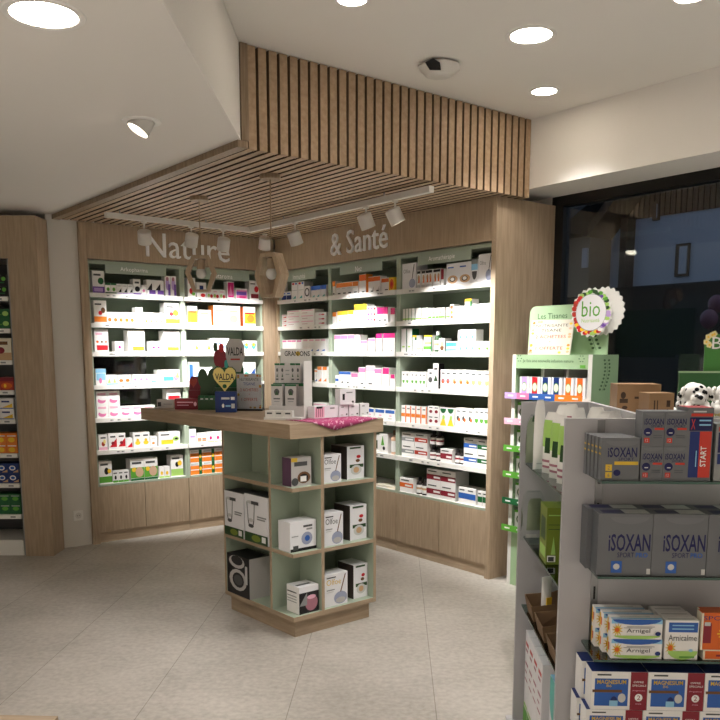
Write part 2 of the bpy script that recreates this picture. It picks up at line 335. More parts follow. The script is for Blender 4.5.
for bay in BAYS:
    loc, rot, W = frame(bay)
    t = thing('shelving_bay', 'sage green wall shelving with '+{1: 'the leftmost sign plate, full of white cartons', 2: 'yellow and orange cartons beside the corner post', 3: 'pink striped cartons just right of the corner post', 4: 'orange and magenta topped cartons under the ampersand words', 5: 'green and white cartons next to the oak end panel'}[bay], 'shelving', loc, rot, 'wall shelving bays')
    for x0 in (0, W-.022): MB().box(x0, .012, ZBASE-.02, x0+.022, DEP+.02, 2.34, 'sage').build('side_panel', t)
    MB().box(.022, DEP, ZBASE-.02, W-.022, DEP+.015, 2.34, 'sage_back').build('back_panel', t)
    MB().box(.022, .012, 2.312, W-.022, DEP, 2.34, 'sage').build('top_rail', t)
    for z in ZS:
        sh = MB().box(.023, .012, z-.02, W-.023, DEP-.001, z, 'sage', t='white').build('shelf', t)  # sage board; its white top face has the overexposed light painted in
        r = MB(); r.box(.006, -.014, z-.034, W-.006, .0115, z+.002, 'white')
        for k in range(5):
            xx = .1+random.random()*(W-.2); r.quad((xx, -.0145, z-.024), (xx+.03, -.0145, z-.024), (xx+.03, -.0145, z-.010), (xx, -.0145, z-.010), m='ink_lg' if 'ink_lg' in MATS else ink('lg'))
            r.quad((xx+.004, -.0148, z-.02), (xx+.02, -.0148, z-.02), (xx+.02, -.0148, z-.015), (xx+.004, -.0148, z-.015), m=ink('dg'))
        r.build('price_rail', sh)
    MB().box(.023, .004, ZBASE-.018, W-.023, DEP-.001, ZBASE, 'sage', t='white').build('shelf', t)  # top whitened likewise, blown-out light put into the colour
    s, a, c = SIGN[bay]
    sp = MB().box(a, -.002, 2.243, c, .006, 2.311, 'sage_plate').build('sign_plate', t)
    cw = min((c-a)*.5, .022*len(s)+.02); cm = (a+c)/2-.02
    MB().text(s, cm-cw/2, 2.255, cm+cw/2, 2.298, -.003, 'lettering_white').build('lettering', sp)
    if bay == 1:
        MB().box(.06, .20, 1.332, .56, .206, 1.56, 'dark_glass').build('backing_panel', t); MB().box(.18, .22, 1.057, .60, .226, 1.28, 'dark_glass').build('backing_panel', t)
    # base cabinet
    cb = thing('base_cabinet', 'low oak base cabinet with two doors under the '+BN[bay], 'cabinet', loc, rot, 'oak base cabinets')
    MB().box(.001, .02, .088, W-.001, DEP, ZBASE-.0205, 'oak_v').build('carcass', cb)
    MB().box(.001, .012, 0, W-.001, .05, .086, 'oak_x').build('kick_plinth', cb)
    for k in range(2):
        bevel(MB().box(.003+k*W/2, 0, .09, W/2-.002+k*W/2, .019, ZBASE-.021, 'oak_v').build('door', cb), .0015)
# oak surround: posts, header panels with lettering, end panel
MB().box(2.388, 6.645, 0, 2.450, 7.05, ZC-.001, 'oak_v').build('side_post', label='narrow oak post at the left end of the shelving', cat='post')
cp = MB(); cp.box(4.100, 6.655, 0, 4.236, 6.76, 2.344, 'oak_v'); cp.box(4.222, 6.618, 0, 4.30, 6.654, 2.344, 'oak_v'); cp.build('corner_post', label='pale oak post in the inner corner between the two shelf walls', cat='post')
hA = thing('header_panel', 'oak header panel with raised white lettering Nature above the shelves', 'panel', (2.45, 6.645, 2.345))
MB().box(.001, 0, 0, 1.76, .025, ZC-2.346, 'oak_v').build('board', hA)
def letters(t, parent, x0, x1, z0, z1): MB().text(t, x0, z0, x1, z1, -.014, 'lettering_white', .013).build('lettering', parent, label='raised white letters')
letters('Nature', hA, 2.949-2.45, 3.739-2.45, .050, .250)
hB = thing('header_panel', 'oak header panel with raised white lettering & Santé above the shelves', 'panel', (4.21, 6.62, 2.345), -PI/2)
MB().box(0, 0, 0, 6.62-3.907, .025, ZC-2.346, 'oak_v').build('board', hB)
letters('& Santé', hB, 6.62-5.733, 6.62-4.99, .058, .245)
MB().box(4.205, 3.862, 0, 4.81, 3.905, ZC-.002, 'oak_v').build('end_panel', label='tall oak end panel closing the shelving beside the dark window', cat='panel')
# ------------------------------------------------------------------ rows of products
ORD = ['leftmost', 'second', 'third', 'fourth', 'fifth', 'sixth', 'seventh', 'eighth', 'ninth']
def row(bay, sh, xs, top, spec, desc, d=.09, body='w', n=None, layers=1, side=None, topc=None, kind='box', sb=.012, gap=.0015, name='medicine_carton', **kw):
    """a run of cartons between pixel columns xs=(x0,x1), their top edge at pixel row top"""
    loc, rot, W = frame(bay); z0 = ZS[sh] if sh < 6 else ZBASE
    n = n or 1; x0, x1 = xs
    a, _ = lx(bay, x0, top, sb); c, _ = lx(bay, x1, top, sb); _, zt_ = lx(bay, (x0+x1)/2, top, sb)
    a = max(a, .028); c = min(c, W-.028)
    hh = max(.02, (zt_-z0)/layers); ww = (c-a)/n
    grp = 'products on the %s of the %s' % (SN[sh], BN[bay])
    for L_ in range(layers):
        for i in range(n):
            if kind == 'bottle':
                r = min(ww/2-.001, .03); me = bottle_mesh(r, hh-.0005, kw.get('glass_', 'dgl'), 'w', kw.get('cap', 'k'), kw.get('band')); nm = 'supplement_bottle'; dd = 2*r
            else:
                me = carton_mesh(ww-gap, hh-.0004, d, spec, body, side, topc); nm = name; dd = d
            jit = random.uniform(-.006, .006) if kind == 'box' and layers == 1 else 0
            lp = V((a+ww*(i+.5), sb+.008+jit, z0+.0003+L_*hh))
            p = loc+Matrix.Rotation(rot, 3, 'Z') @ lp
            lay = [('',), ('lower ', 'upper '), ('lowest ', 'middle ', 'topmost ')][layers-1][L_]
            od = '' if n == 1 else ORD[i]+' ' if i < n-1 or n == 2 and False else 'rightmost '
            lab = '%s%s%s on %s, %s' % (lay, od, desc, SN[sh], BN[bay].replace('shelving ', ''))
            put(nm, me, None, p, rot, lab, 'bottle' if kind == 'bottle' else 'box', grp)
# bay 1 ---------------------------------------------------------------
row(1, 0, (92.3, 104.4), 270.6, 'r0,0,1,.3,p;r.12,.08,.85,.24,pl;e.45,.4,.95,.7,dgr;r.1,.78,.7,.86,dg', 'tall white carton with purple base', .1)
row(1, 0, (105, 116.4), 283.2, 'r0,.82,1,1,dgr;e.25,.25,.8,.6,gr;r0,0,1,.14,dgr', 'small green and white carton', .06, n=2)
row(1, 0, (117, 133), 284, 'r0,0,1,.14,pl;d.3,.2,.9,.6,k;r.1,.75,.8,.85,lg', 'white carton with black wedge', .06, n=3)
row(1, 0, (133.3, 140.8), 279, 'r0,0,1,.12,p;e.2,.2,.9,.55,k;r.2,.72,.8,.84,dg', 'taller white carton with black blob', .07)
row(1, 0, (141.2, 146.6), 285, 'r0,0,1,.14,pl;e.2,.3,.7,.6,pk', 'small white carton with pink dot', .06)
row(1, 0, (147, 164.2), 280, 'd0,.35,.6,.8,k;r.25,.1,1,.36,p;r0,0,1,.06,pl', 'white carton with black triangle and purple band', .07, n=2)
row(1, 0, (165.2, 176.6), 276, 'e.1,.3,.8,.9,pl;r.55,.05,.95,.6,p;e.2,.75,.7,.95,rose', 'lavender flower patterned carton', .07, n=2)
row(1, 1, (93.5, 106.3), 300.4, 'r0,.06,1,.3,o;e.35,.36,.65,.55,rd;e.55,.45,.9,.7,br;r.08,.8,.6,.87,dg', 'tall white carton with orange band', .1)
row(1, 1, (107, 135.4), 312.2, 'e.15,.15,.8,.5,og;r.1,.7,.8,.78,lg', 'low white carton with orange dot', .07, n=5)
row(1, 1, (135.8, 142.8), 307.4, 'r.05,.08,1,.4,ly;r.1,.7,.8,.8,lg', 'white carton with pale yellow base', .08)
row(1, 1, (143.2, 163.5), 312.7, 'd.2,.15,.8,.5,o;r.1,.7,.8,.78,lg', 'low white carton with orange slash', .07, n=4)
row(1, 1, (164.8, 179.6), 303, 'r.05,.06,1,.28,y;e.3,.4,.6,.6,rd;e.55,.4,.95,.7,o;r.1,.78,.6,.86,dg', 'tall white carton with yellow band', .1, side='lg')
row(1, 2, (94.4, 108.4), 329.2, 'r.15,.08,.95,.3,rd;e.1,.4,.3,.5,og;e.45,.4,.6,.5,br;e.75,.4,.9,.5,og;r.08,.75,.6,.85,hp', 'tall white carton with red band', .1)
row(1, 2, (115.2, 124), 341.2, 'e.35,.3,.7,.6,mg', 'small white carton with magenta dot', .07)
row(1, 2, (128, 144.6), 330.2, 'r.25,.06,.95,.26,o;e.2,.8,.3,.86,lg', 'tall white carton with orange band', .1)
row(1, 2, (150.2, 162.6), 341.2, 'e.2,.3,.4,.55,mg;e.6,.3,.8,.55,mg', 'low white carton with two magenta dots', .07)
row(1, 2, (163.4, 179.6), 330.8, 'r.25,.06,.95,.24,o;e.4,.75,.55,.82,lg', 'tall white carton with orange base', .1)
row(1, 3, (95.4, 105.8), 368.8, 'r0,.75,1,1,lb;r.05,.3,.95,.72,lb;e.3,.1,.6,.45,pk', 'pale blue and white carton', .08)
row(1, 3, (106.4, 117.4), 375, 'g.2,.2,.8,.75,lgr;r0,0,1,.15,tq', 'white carton with green leaf', .07, n=2)
row(1, 3, (118, 131.4), 375, 'e.15,.25,.8,.6,og;r0,0,1,.15,lb', 'white carton with orange fruit', .07, n=2)
row(1, 3, (133, 150.4), 374.6, 'e.2,.35,.7,.65,pk;r0,0,1,.15,lb', 'white carton with pink fruit', .07, n=3)
row(1, 3, (151, 158), 374.6, 'r.1,.15,.8,.35,tq;r.1,.7,.6,.8,lg', 'white carton with turquoise stripe', .07)
row(1, 3, (158.4, 180.2), 369.8, 'r.25,.18,.72,.5,tl;e.72,.2,.95,.6,pk;g.8,.4,1,.9,lgr', 'wide white carton with teal band', .09)
row(1, 4, (96.2, 119.8), 391.2, 'e.1,.1,.8,.5,pk;e.2,.32,.95,.62,w;r.1,.7,.8,.86,hp', 'pink swirl carton', .09, n=2, layers=2)
row(1, 4, (120.4, 155), 405.8, 'e.1,.15,.8,.55,pk;e.2,.38,.95,.66,w;r.1,.74,.8,.88,hp', 'low pink swirl carton', .09, n=3)
row(1, 4, (166.6, 180.6), 389.2, 'r.1,.2,.95,.75,rd;e.4,.3,.7,.55,hp', 'white carton with red panel', .09)
row(1, 5, (98.7, 107.4), 434.8, 'r0,0,1,.2,hp;e.3,.25,.7,.55,rb;e.5,.4,.8,.7,ly;r.2,.75,.8,.85,dg', 'white carton with red and yellow fruit', .07)
row(1, 5, (108.6, 126), 433.4, 'd.1,.15,.95,.7,rd;e.3,.3,.7,.5,dr;r.2,.75,.8,.85,dg', 'white carton with red fruit', .07, n=2)
row(1, 5, (126.6, 133), 438.2, 'd.1,.1,.95,.6,rd', 'small white carton with red wedge', .06)
row(1, 5, (133.4, 150), 432.4, 'e.2,.18,.85,.45,y;e.35,.38,.7,.6,gld;r.2,.75,.8,.85,dg', 'white carton with yellow bear shape', .08, n=2)
row(1, 5, (150.6, 157.2), 436.2, 'e.25,.2,.7,.45,o;r.2,.7,.8,.8,lg', 'small white carton with orange dot', .06)
row(1, 5, (158.4, 180), 431.8, 'r.12,.1,.68,.42,y;e.65,.3,.95,.65,lgr;e.75,.4,.9,.55,k;r.1,.75,.5,.85,dg', 'wide white carton with yellow band', .1)
row(1, 6, (99, 112), 461.6, 'r0,.04,1,.32,gr;e.4,.4,.75,.72,k;e.65,.45,.95,.65,y;r.1,.82,.7,.9,dg', 'white carton with green base and black flower', .09)
row(1, 6, (113.2, 129.2), 470.6, 'r0,0,1,.18,gr;e.3,.25,.7,.6,k;r.1,.75,.8,.85,dg', 'small white carton with black flower', .06, n=3)
row(1, 6, (130.4, 157.6), 458.4, 'r0,.12,1,.6,gr;e.35,.15,.95,.62,st;e.1,.4,.4,.62,y;r0,0,1,.1,dgr;r.1,.76,.8,.86,dg', 'white and green carton with baby face', .1, n=2)
row(1, 6, (159.6, 169.8), 466.6, 'e.25,.25,.75,.6,y;r0,0,1,.15,lgr', 'small white carton with yellow dot', .06, n=2)
row(1, 6, (171.2, 183.4), 455.4, 'r0,.04,1,.36,lgr;e.35,.45,.65,.7,k;e.55,.5,.9,.75,y;r.1,.82,.7,.9,dg', 'white carton with pale green base', .09)
# bay 2 ---------------------------------------------------------------
row(2, 0, (188, 196), 277.6, 'e.2,.15,.9,.5,rd;e.5,.1,.95,.3,gr;r.1,.7,.7,.8,hp', 'white carton with strawberry', .08)
row(2, 0, (196.8, 206.4), 282.4, 'r.3,.5,.7,.8,db;e.4,.05,.9,.3,rd', 'white carton with dark logo', .08)
row(2, 0, (207, 226), 289.4, 'e.1,.1,.5,.5,lgr;e.5,.05,.95,.45,rd;r.1,.7,.7,.8,hp', 'low white carton with red fruit', .07, n=3)
row(2, 0, (227, 234.2), 281.6, 'r.12,.1,.95,.95,mg;g.2,.2,.8,.8,pk', 'tall magenta carton', .06)
row(2, 0, (235.8, 247.6), 288.4, 'r.05,.1,.95,.85,pk;r.05,.4,.9,.7,p;r.3,.15,.85,.3,mg', 'pink and purple carton', .07)
row(2, 0, (249.4, 260.4), 280.6, 'r.15,.1,.95,.32,dr;e.5,.4,.95,.72,rd;r.1,.8,.6,.86,dg', 'white carton with dark red band', .08)
row(2, 1, (188, 197.6), 305.9, 'r0,.15,1,.75,y;e.2,.2,.75,.6,o;r.1,.65,.9,.73,rd', 'yellow and orange carton', .09)
row(2, 1, (199.6, 211.6), 309.8, 'e.2,.1,.8,.55,ly;r.1,.72,.8,.82,tn', 'shorter pale yellow carton', .08)
row(2, 1, (213.4, 226.4), 305.4, 'e.15,.15,.85,.55,ly;r.15,.7,.8,.78,tn;g.5,.58,.75,.64,k', 'pale yellow carton with orange side', .1, side='o')
row(2, 1, (227.4, 240.6), 306, 'e.15,.15,.85,.55,ly;r.15,.7,.8,.78,tn;g.4,.58,.65,.64,k', 'tall pale yellow carton', .1)
row(2, 1, (243.6, 256), 306.8, 'r.1,.15,1,.72,y;e.3,.2,.9,.6,o;r.15,.62,.9,.7,rd', 'yellow and orange carton with orange side', .09, side='og')
row(2, 2, (188.2, 212), 340.2, 'r.05,.55,.45,.62,b;g.6,.2,.9,.75,y', 'wide white carton with yellow drop', .09, n=2)
row(2, 2, (212.6, 229.4), 338.2, 'r.6,.3,.9,.5,lb;r.1,.6,.5,.68,b', 'white carton with pale blue patch', .09)
row(2, 2, (243, 257.2), 340.6, 'm.15,.25,.85,.75,tl;e.3,.5,.7,.8,y', 'white carton with teal shield', .08, n=2)
row(2, 3, (188.6, 199.6), 362.2, 'r.1,.1,.45,.9,b;r.7,.3,.9,.8,lb', 'blue and white carton', .08)
row(2, 3, (200.2, 212.6), 367.2, 'r.1,.2,.5,.3,lb', 'plain low white carton', .08)
row(2, 3, (243, 256), 362.2, 'd.3,.1,.95,.7,b;e.1,.15,.45,.5,tl', 'white carton with blue swoosh', .08)
row(2, 5, (189.6, 196.6), 429.2, 'r.15,.4,.85,.55,pl', 'white carton with lilac stripe', .07)
row(2, 5, (197.4, 207), 433.2, 'r.1,.15,.9,.5,o;r.2,.25,.8,.4,g', 'small orange and grey carton', .07, n=2)
row(2, 5, (207.8, 228), 431.7, 'e.3,.25,.7,.6,mg;r0,0,1,.1,lgr', 'white carton with pink ball', .07, n=3)
row(2, 6, (190.2, 228), 448.8, 'r0,0,1,.72,o;r0,.35,1,.42,w;r.68,0,.92,1,dgr;e.7,.3,.9,.62,y;r.05,.8,.6,.92,lg', 'orange carton with green stripe', .09, n=3, layers=2)
# bay 3 ---------------------------------------------------------------
row(3, 0, (276.6, 281), 283.4, 'r0,0,1,.4,db;r.2,.6,.8,.7,b', 'tall white and blue carton', .07)
row(3, 0, (281.3, 290.4), 291.6, 'r0,0,1,.55,db;r.1,.7,.8,.85,b', 'low dark blue carton', .07, n=2)
row(3, 0, (291, 303.4), 281.8, 'e.1,.84,.5,.96,rd;e.6,.84,.9,.96,b;d.2,.05,.7,.22,tl;r.1,.5,.9,.54,lg', 'white carton with teal slash', .1, n=2, side='lg')
row(3, 0, (304, 309.4), 286, 'e.05,.15,.95,.85,k;e.2,.25,.8,.75,w', 'white carton with black ring', .07)
row(3, 0, (309.8, 325.6), 285.4, 'r0,.65,1,1,b;d.2,.05,.7,.25,tl', 'blue topped white carton', .07, n=3)
row(3, 1, (278.4, 286), 314.8, 'd.1,.2,.9,.5,rd;r.1,.75,.7,.85,hp', 'flat white carton with red swoosh', .09, layers=3)
row(3, 1, (286.4, 313.8), 309.8, 'r.05,.75,.9,.9,hp;r.1,.35,.5,.42,rose', 'flat white carton with pink edge', .1, n=2, layers=3)
row(3, 1, (314.4, 325.6), 312.2, 'e.3,.3,.6,.65,hp;e.55,.3,.85,.65,rd', 'flat white carton with red rings', .09, layers=3)
row(3, 2, (277, 300.4), 339.8, 'r.05,.82,.9,.95,pk;d.2,.08,.8,.24,p', 'white carton with purple slash', .09, n=4)
row(3, 2, (301.4, 325.8), 338.8, 'r.2,.84,.9,.95,hp;d.2,.08,.8,.22,b', 'white carton with blue slash', .09, n=4)
row(3, 3, (276, 284), 366.2, 'e.15,.6,.6,.8,y', 'white carton with yellow spot', .08)
row(3, 3, (314, 317), 369, 'd.1,.1,.9,.3,b;r0,.8,1,.9,o', 'narrow white carton with orange stripe', .08)
row(3, 3, (317.3, 325.8), 366.7, 'r0,.8,1,1,o;d.1,.1,.9,.3,o', 'white carton with orange top', .08, n=2)
row(3, 4, (313, 326), 403, 'e.7,.2,.9,.7,og;r0,.8,1,.9,hp', 'low white carton with orange spot', .09)
# bay 4 ---------------------------------------------------------------
row(4, 0, (331, 334.7), 281.2, 'r0,.65,1,1,o;r.2,.1,.7,.18,k', 'narrow orange topped carton', .07)
row(4, 0, (335.2, 357.4), 281.8, 'r0,.62,1,.95,o;r.3,.1,.8,.2,dg;r.1,.5,.7,.55,lg', 'short orange topped carton', .07, n=4)
row(4, 0, (358.3, 365.2), 274.2, 'r0,.66,1,.98,og;r.4,.05,.8,.12,dg', 'tallest orange topped carton', .07, side='o')
row(4, 0, (367.2, 380), 276.3, 'r0,.7,1,.97,og;d.5,.1,.9,.4,lg;r.4,.05,.8,.13,dg', 'tall orange topped carton', .07, n=2)
row(4, 0, (380.6, 388), 277.8, 'r0,.68,1,.95,og;r.5,.08,.9,.16,dg', 'orange topped carton beside yellow one', .07)
row(4, 0, (388.4, 394), 277.2, 'e.12,.12,.88,.88,og;e.3,.3,.7,.7,rd', 'yellow carton with orange disc', .07, body='y')
row(4, 1, (331, 335.8), 312.2, 'r0,.65,1,1,o', 'small orange topped carton', .07)
row(4, 1, (336.2, 352.8), 310.8, 'r0,.7,1,1,y;e.3,.2,.7,.4,ly', 'yellow topped carton', .07, n=3)
row(4, 1, (353.2, 365.8), 304.2, 'r0,.68,1,.92,o;r0,.9,1,1,y;e.3,.2,.7,.4,ly', 'tall carton with orange yellow band', .08)
row(4, 1, (366.4, 375.6), 306.2, 'e.05,.4,.25,.8,mg;e.4,.4,.6,.8,mg;e.7,.3,.95,.8,rd', 'flat carton with magenta dots', .08, layers=3)
row(4, 1, (376, 387.4), 307.2, 'r0,.55,1,1,mg;r.2,.1,.7,.2,dg', 'magenta topped carton', .07, n=2)
row(4, 1, (389.6, 394.2), 308, 'r0,.55,1,1,mg', 'narrow magenta topped carton', .07)
row(4, 2, (333.6, 353.4), 334.7, 'r0,.75,1,.97,pk;r.3,.06,.6,.1,dg', 'tall pink topped carton', .08, n=3)
row(4, 2, (354, 359.6), 334.8, 'r0,.7,1,.95,hp', 'pale pink carton', .08, layers=2)
row(4, 2, (360, 366.3), 340.5, 'r0,.75,1,.97,pk', 'short pink topped carton', .08)
row(4, 2, (367, 374.2), 338.2, 'r0,.78,1,.97,pk', 'medium pink topped carton', .08)
row(4, 2, (375.2, 381.2), 333.7, 'r0,.75,1,1,mg', 'tall magenta topped carton', .08)
row(4, 2, (382, 394), 333.2, 'r0,.75,1,1,mg;r.3,.06,.6,.1,dg', 'big magenta topped carton', .08, n=2)
row(4, 3, (334.2, 337.4), 375.2, 'r0,.3,1,.6,b', 'tiny blue striped carton', .07)
row(4, 3, (337.8, 350.2), 371.7, 'r0,.78,1,1,b;r.4,.08,.7,.2,dg', 'blue topped carton', .08, n=2)
row(4, 3, (350.5, 357), 373.2, 'r0,.65,1,.98,pk', 'short pink topped carton', .08)
row(4, 3, (357.3, 364.2), 367.2, 'r0,.72,1,.95,pk;r.3,.05,.7,.12,dg', 'tall pink topped carton', .08)
row(4, 3, (364.7, 373.8), 365.6, 'r0,.72,1,.95,hp;r.3,.05,.7,.12,dg', 'tallest pale pink topped carton', .08)
row(4, 3, (374.2, 381), 368, 'r0,.7,1,.95,pk', 'mid pink topped carton', .08)
row(4, 3, (381.5, 389), 367.7, 'r.1,.65,.95,.98,mg', 'magenta capped carton', .08)
row(4, 3, (389.4, 394.2), 374.2, 'r.1,.65,.95,.98,mg', 'short magenta capped carton', .08)
row(4, 4, (346, 394), 408.4, 'r.05,.66,.95,.97,b;r.3,.1,.7,.25,lg;e.4,.35,.7,.5,hp', 'blue topped white carton', .09, n=5)
row(4, 5, (373.4, 378.5), 435.2, 'r.1,.2,.6,.7,dm', 'narrow white carton with green patch', .07)
row(4, 5, (379, 387.4), 433.7, 'g.2,.4,.6,.9,gr;e.4,.15,.7,.35,k', 'white carton with green leaf', .08)
row(4, 5, (388.6, 394), 430.4, '', 'beige bottle with dark cap', kind='bottle', glass_='st', cap='br')
row(4, 6, (375, 393.6), 486.5, 'r.1,.3,.6,.5,lg', 'flat cream carton', .12, body='cr')
# bay 5 ---------------------------------------------------------------
row(5, 0, (401.4, 415), 263.2, 'T.1,.62,.6,.78,g,Olfoe;e.5,.05,.98,.4,wnt;n.74,.4,.88,.94,k', 'white diffuser carton', .12, body='cw')
row(5, 0, (416.6, 439.8), 269.4, 'r0,.82,1,.96,k;e.25,.4,.8,.75,tn;d.3,.3,.8,.7,og;r0,0,1,.18,lg', 'slim white carton with brown motif', .07, n=6, gap=.004)
row(5, 0, (440.2, 443.2), 269, 'r0,.4,1,1,dr', 'thin dark red carton', .07)
row(5, 0, (445.2, 470), 262.4, 'r.1,.78,.6,.84,b;e.1,.08,.95,.45,tn;e.28,.16,.75,.38,k;e.35,.2,.68,.36,w', 'white carton with brown ring picture', .1, n=2, body='cw')
row(5, 0, (471.2, 477.6), 259, 'r0,.55,1,.8,lb;m.1,.15,.9,.5,dg;r0,.8,1,1,g', 'white carton with grey shield', .1, body='cw')
row(5, 0, (478, 491.6), 253.6, 'T.1,.62,.55,.76,g,Olfoe;e.55,.05,1,.45,wnt;n.78,.4,.92,.94,k', 'largest white diffuser carton', .13, body='cw')
row(5, 1, (402, 428), 308.2, 'r0,.12,1,.24,lgr;r.86,0,1,1,dgr', 'white carton with green line', .06, n=8)
row(5, 1, (428.4, 448.4), 307.8, 'r0,.14,1,.34,gr;r.2,.5,.7,.75,tn;r.88,0,1,1,g', 'white carton with green and tan print', .06, n=6)
row(5, 1, (449, 452.6), 304.2, 'e.1,.05,.9,.3,br;e.1,.35,.9,.6,o;e.1,.65,.9,.95,br', 'narrow brown spotted carton', .06)
row(5, 1, (453, 463.4), 306.2, 'r.86,0,1,1,lg;r0,.1,1,.16,lgr', 'plain white carton', .07, n=2)
row(5, 1, (464.4, 471.4), 298.8, 'r0,.85,1,1,y;r.75,.6,1,.9,dgr', 'taller white carton with yellow top', .07)
row(5, 1, (472.3, 482.4), 303.8, 'r.88,0,1,1,g', 'tall plain white carton', .07, n=2)
row(5, 1, (483, 490.8), 303.2, 'r.85,0,1,1,dgr;r0,.3,.7,.4,lgr', 'tall white carton with dark green edge', .07, n=2)
row(5, 2, (400.6, 411), 328.8, 'r.9,0,1,1,lg;r.2,.2,.7,.26,lgr', 'tall white carton', .07, n=2, side='dgr')
row(5, 2, (411.4, 415.6), 335.2, 'r0,.88,1,1,y;r.5,.7,1,.88,dgr', 'yellow topped slim carton', .06)
row(5, 2, (416, 422), 339.6, 'r0,.2,1,.3,lgr;r.88,0,1,1,g', 'low white carton with green line', .06, n=2)
row(5, 2, (422.6, 431), 335.2, 'r0,.9,1,1,y;r.1,.45,.9,.6,tn;r0,.15,1,.35,gr;r.85,0,1,.9,dgr', 'white carton with tan and green print', .07)
row(5, 2, (432, 437.4), 330.8, '', 'small bottle with silver pump', kind='bottle', glass_='dm', cap='lg', band='tn')
row(5, 2, (438, 444.6), 338.2, 'e.2,.1,.8,.5,br;e.3,.4,.7,.8,st;r.88,0,1,1,k', 'carton with brown portrait', .06)
row(5, 2, (445.2, 456), 341.2, 'r0,.5,1,.9,tl;r0,.1,1,.3,tq', 'teal striped carton', .07, n=2)
row(5, 2, (457.2, 475), 329.6, 'm.3,.15,.7,.45,tl;r0,.02,1,.06,lgr', 'white carton with green crescent', .08, n=3, layers=2)
row(5, 2, (475.6, 490.8), 341.2, 'm.3,.15,.7,.45,gr', 'low white carton with green crescent', .08, n=2)
row(5, 3, (401, 426), 371.6, 'm.2,.25,.8,.45,gr;r.3,.75,.7,.82,dg;r.2,.86,.8,.9,lg', 'white carton with green half disc', .06, n=6, gap=.003)
row(5, 3, (426.4, 432.6), 369.2, 'e.15,.3,.8,.6,dg;r.3,.75,.7,.84,dg', 'white carton with dark grey disc', .06)
row(5, 3, (433, 438.4), 363.4, 'r.2,.75,.8,.82,k;g.1,.3,.9,.55,dm', 'tall white carton with dark print', .06, side='k')
row(5, 3, (439.4, 450.4), 369.6, 'e.15,.28,.8,.55,rose;e.3,.3,.6,.45,og;r.2,.78,.8,.85,dg', 'white carton with pink orange flower', .06, n=2)
row(5, 3, (451, 469.4), 369.9, 'e.2,.3,.75,.55,tn;e.35,.28,.8,.45,og;r.2,.78,.8,.85,dg', 'white carton with orange flower', .06, n=3)
row(5, 3, (470, 490.8), 370.9, 'm.15,.25,.85,.5,lgr;r.2,.78,.8,.85,dg', 'white carton with big green half disc', .06, n=3)
row(5, 4, (401, 426.6), 406.2, 'r0,.35,.75,.55,o;r.8,0,1,1,og;r.2,.8,.7,.86,dg', 'orange striped slim carton', .06, n=5)
row(5, 4, (427.4, 438.4), 406.2, 'e.2,.25,.8,.6,dr;r.2,.78,.8,.88,dg', 'white carton with red heart spot', .06, n=2, layers=2)
row(5, 4, (439, 454), 408, 'g.1,.02,.95,.6,y;m.1,.7,.9,.96,dgr;e.4,.35,.75,.6,lgr', 'white and yellow patterned carton', .07, n=2)
row(5, 4, (454.6, 473), 408.2, 'e.2,.35,.6,.6,dg;e.45,.3,.8,.5,og;r.2,.8,.8,.86,dg', 'white carton with grey orange flower', .06, n=3)
row(5, 4, (474, 490.4), 408.9, 'm.1,.3,.9,.5,gr;r.2,.8,.8,.86,dg;r0,0,1,.04,lgr', 'white carton with green crescent', .06, n=3)
row(5, 5, (401, 413.8), 432.6, 'r0,.3,1,.62,g;r.1,.8,.7,.88,dg;r.3,.4,.9,.5,w', 'grey banded flat carton', .1, layers=2)
row(5, 5, (414, 426.8), 433.6, 'r0,.3,1,.62,rb;r.1,.8,.7,.88,dg;r.3,.4,.9,.5,w', 'rust banded flat carton', .1, layers=2)
row(5, 5, (427.6, 439.6), 431.4, '', 'dark glass bottle', kind='bottle', n=2, layers=2, band='dr')
row(5, 5, (440, 451.8), 449, 'r0,.25,1,.66,dr;r.5,.35,.95,.5,w;r.1,.8,.7,.88,dg', 'carton with dark red band', .1)
row(5, 5, (453, 462.8), 449.4, '', 'short dark glass bottle', kind='bottle', n=2, band='dr')
row(5, 5, (463.2, 476.6), 438.4, 'r0,.3,1,.62,b;r.4,.4,.95,.5,w;r.1,.82,.7,.9,dg', 'blue banded flat carton', .1, layers=2)
row(5, 5, (476.8, 490.2), 440.2, 'r0,.3,1,.62,dgr;r.4,.4,.95,.5,w;r.1,.82,.7,.9,dg', 'green banded flat carton', .1, layers=2)
row(5, 6, (399.6, 413), 478.2, 'r0,.35,1,.66,og;r.4,.42,.9,.55,w;r.1,.8,.7,.88,dg', 'carton with orange band', .1)
row(5, 6, (414, 425.2), 477.8, '', 'dark glass bottle', kind='bottle', n=2, band='tn')
row(5, 6, (426, 455), 470.4, 'r0,.25,1,.62,dr;r.5,.36,.95,.5,w;r.1,.8,.7,.88,dg', 'dark red banded flat carton', .14, n=2, layers=2, side='lg')
row(5, 6, (457.6, 475), 488.2, 'r0,.3,1,.66,b;r.1,.8,.7,.88,dg', 'carton with blue band', .1, n=2)
row(5, 6, (477.4, 490), 492, 'r0,.3,1,.66,dgr;r.1,.8,.7,.88,dg', 'carton with dark green band', .1, n=2)
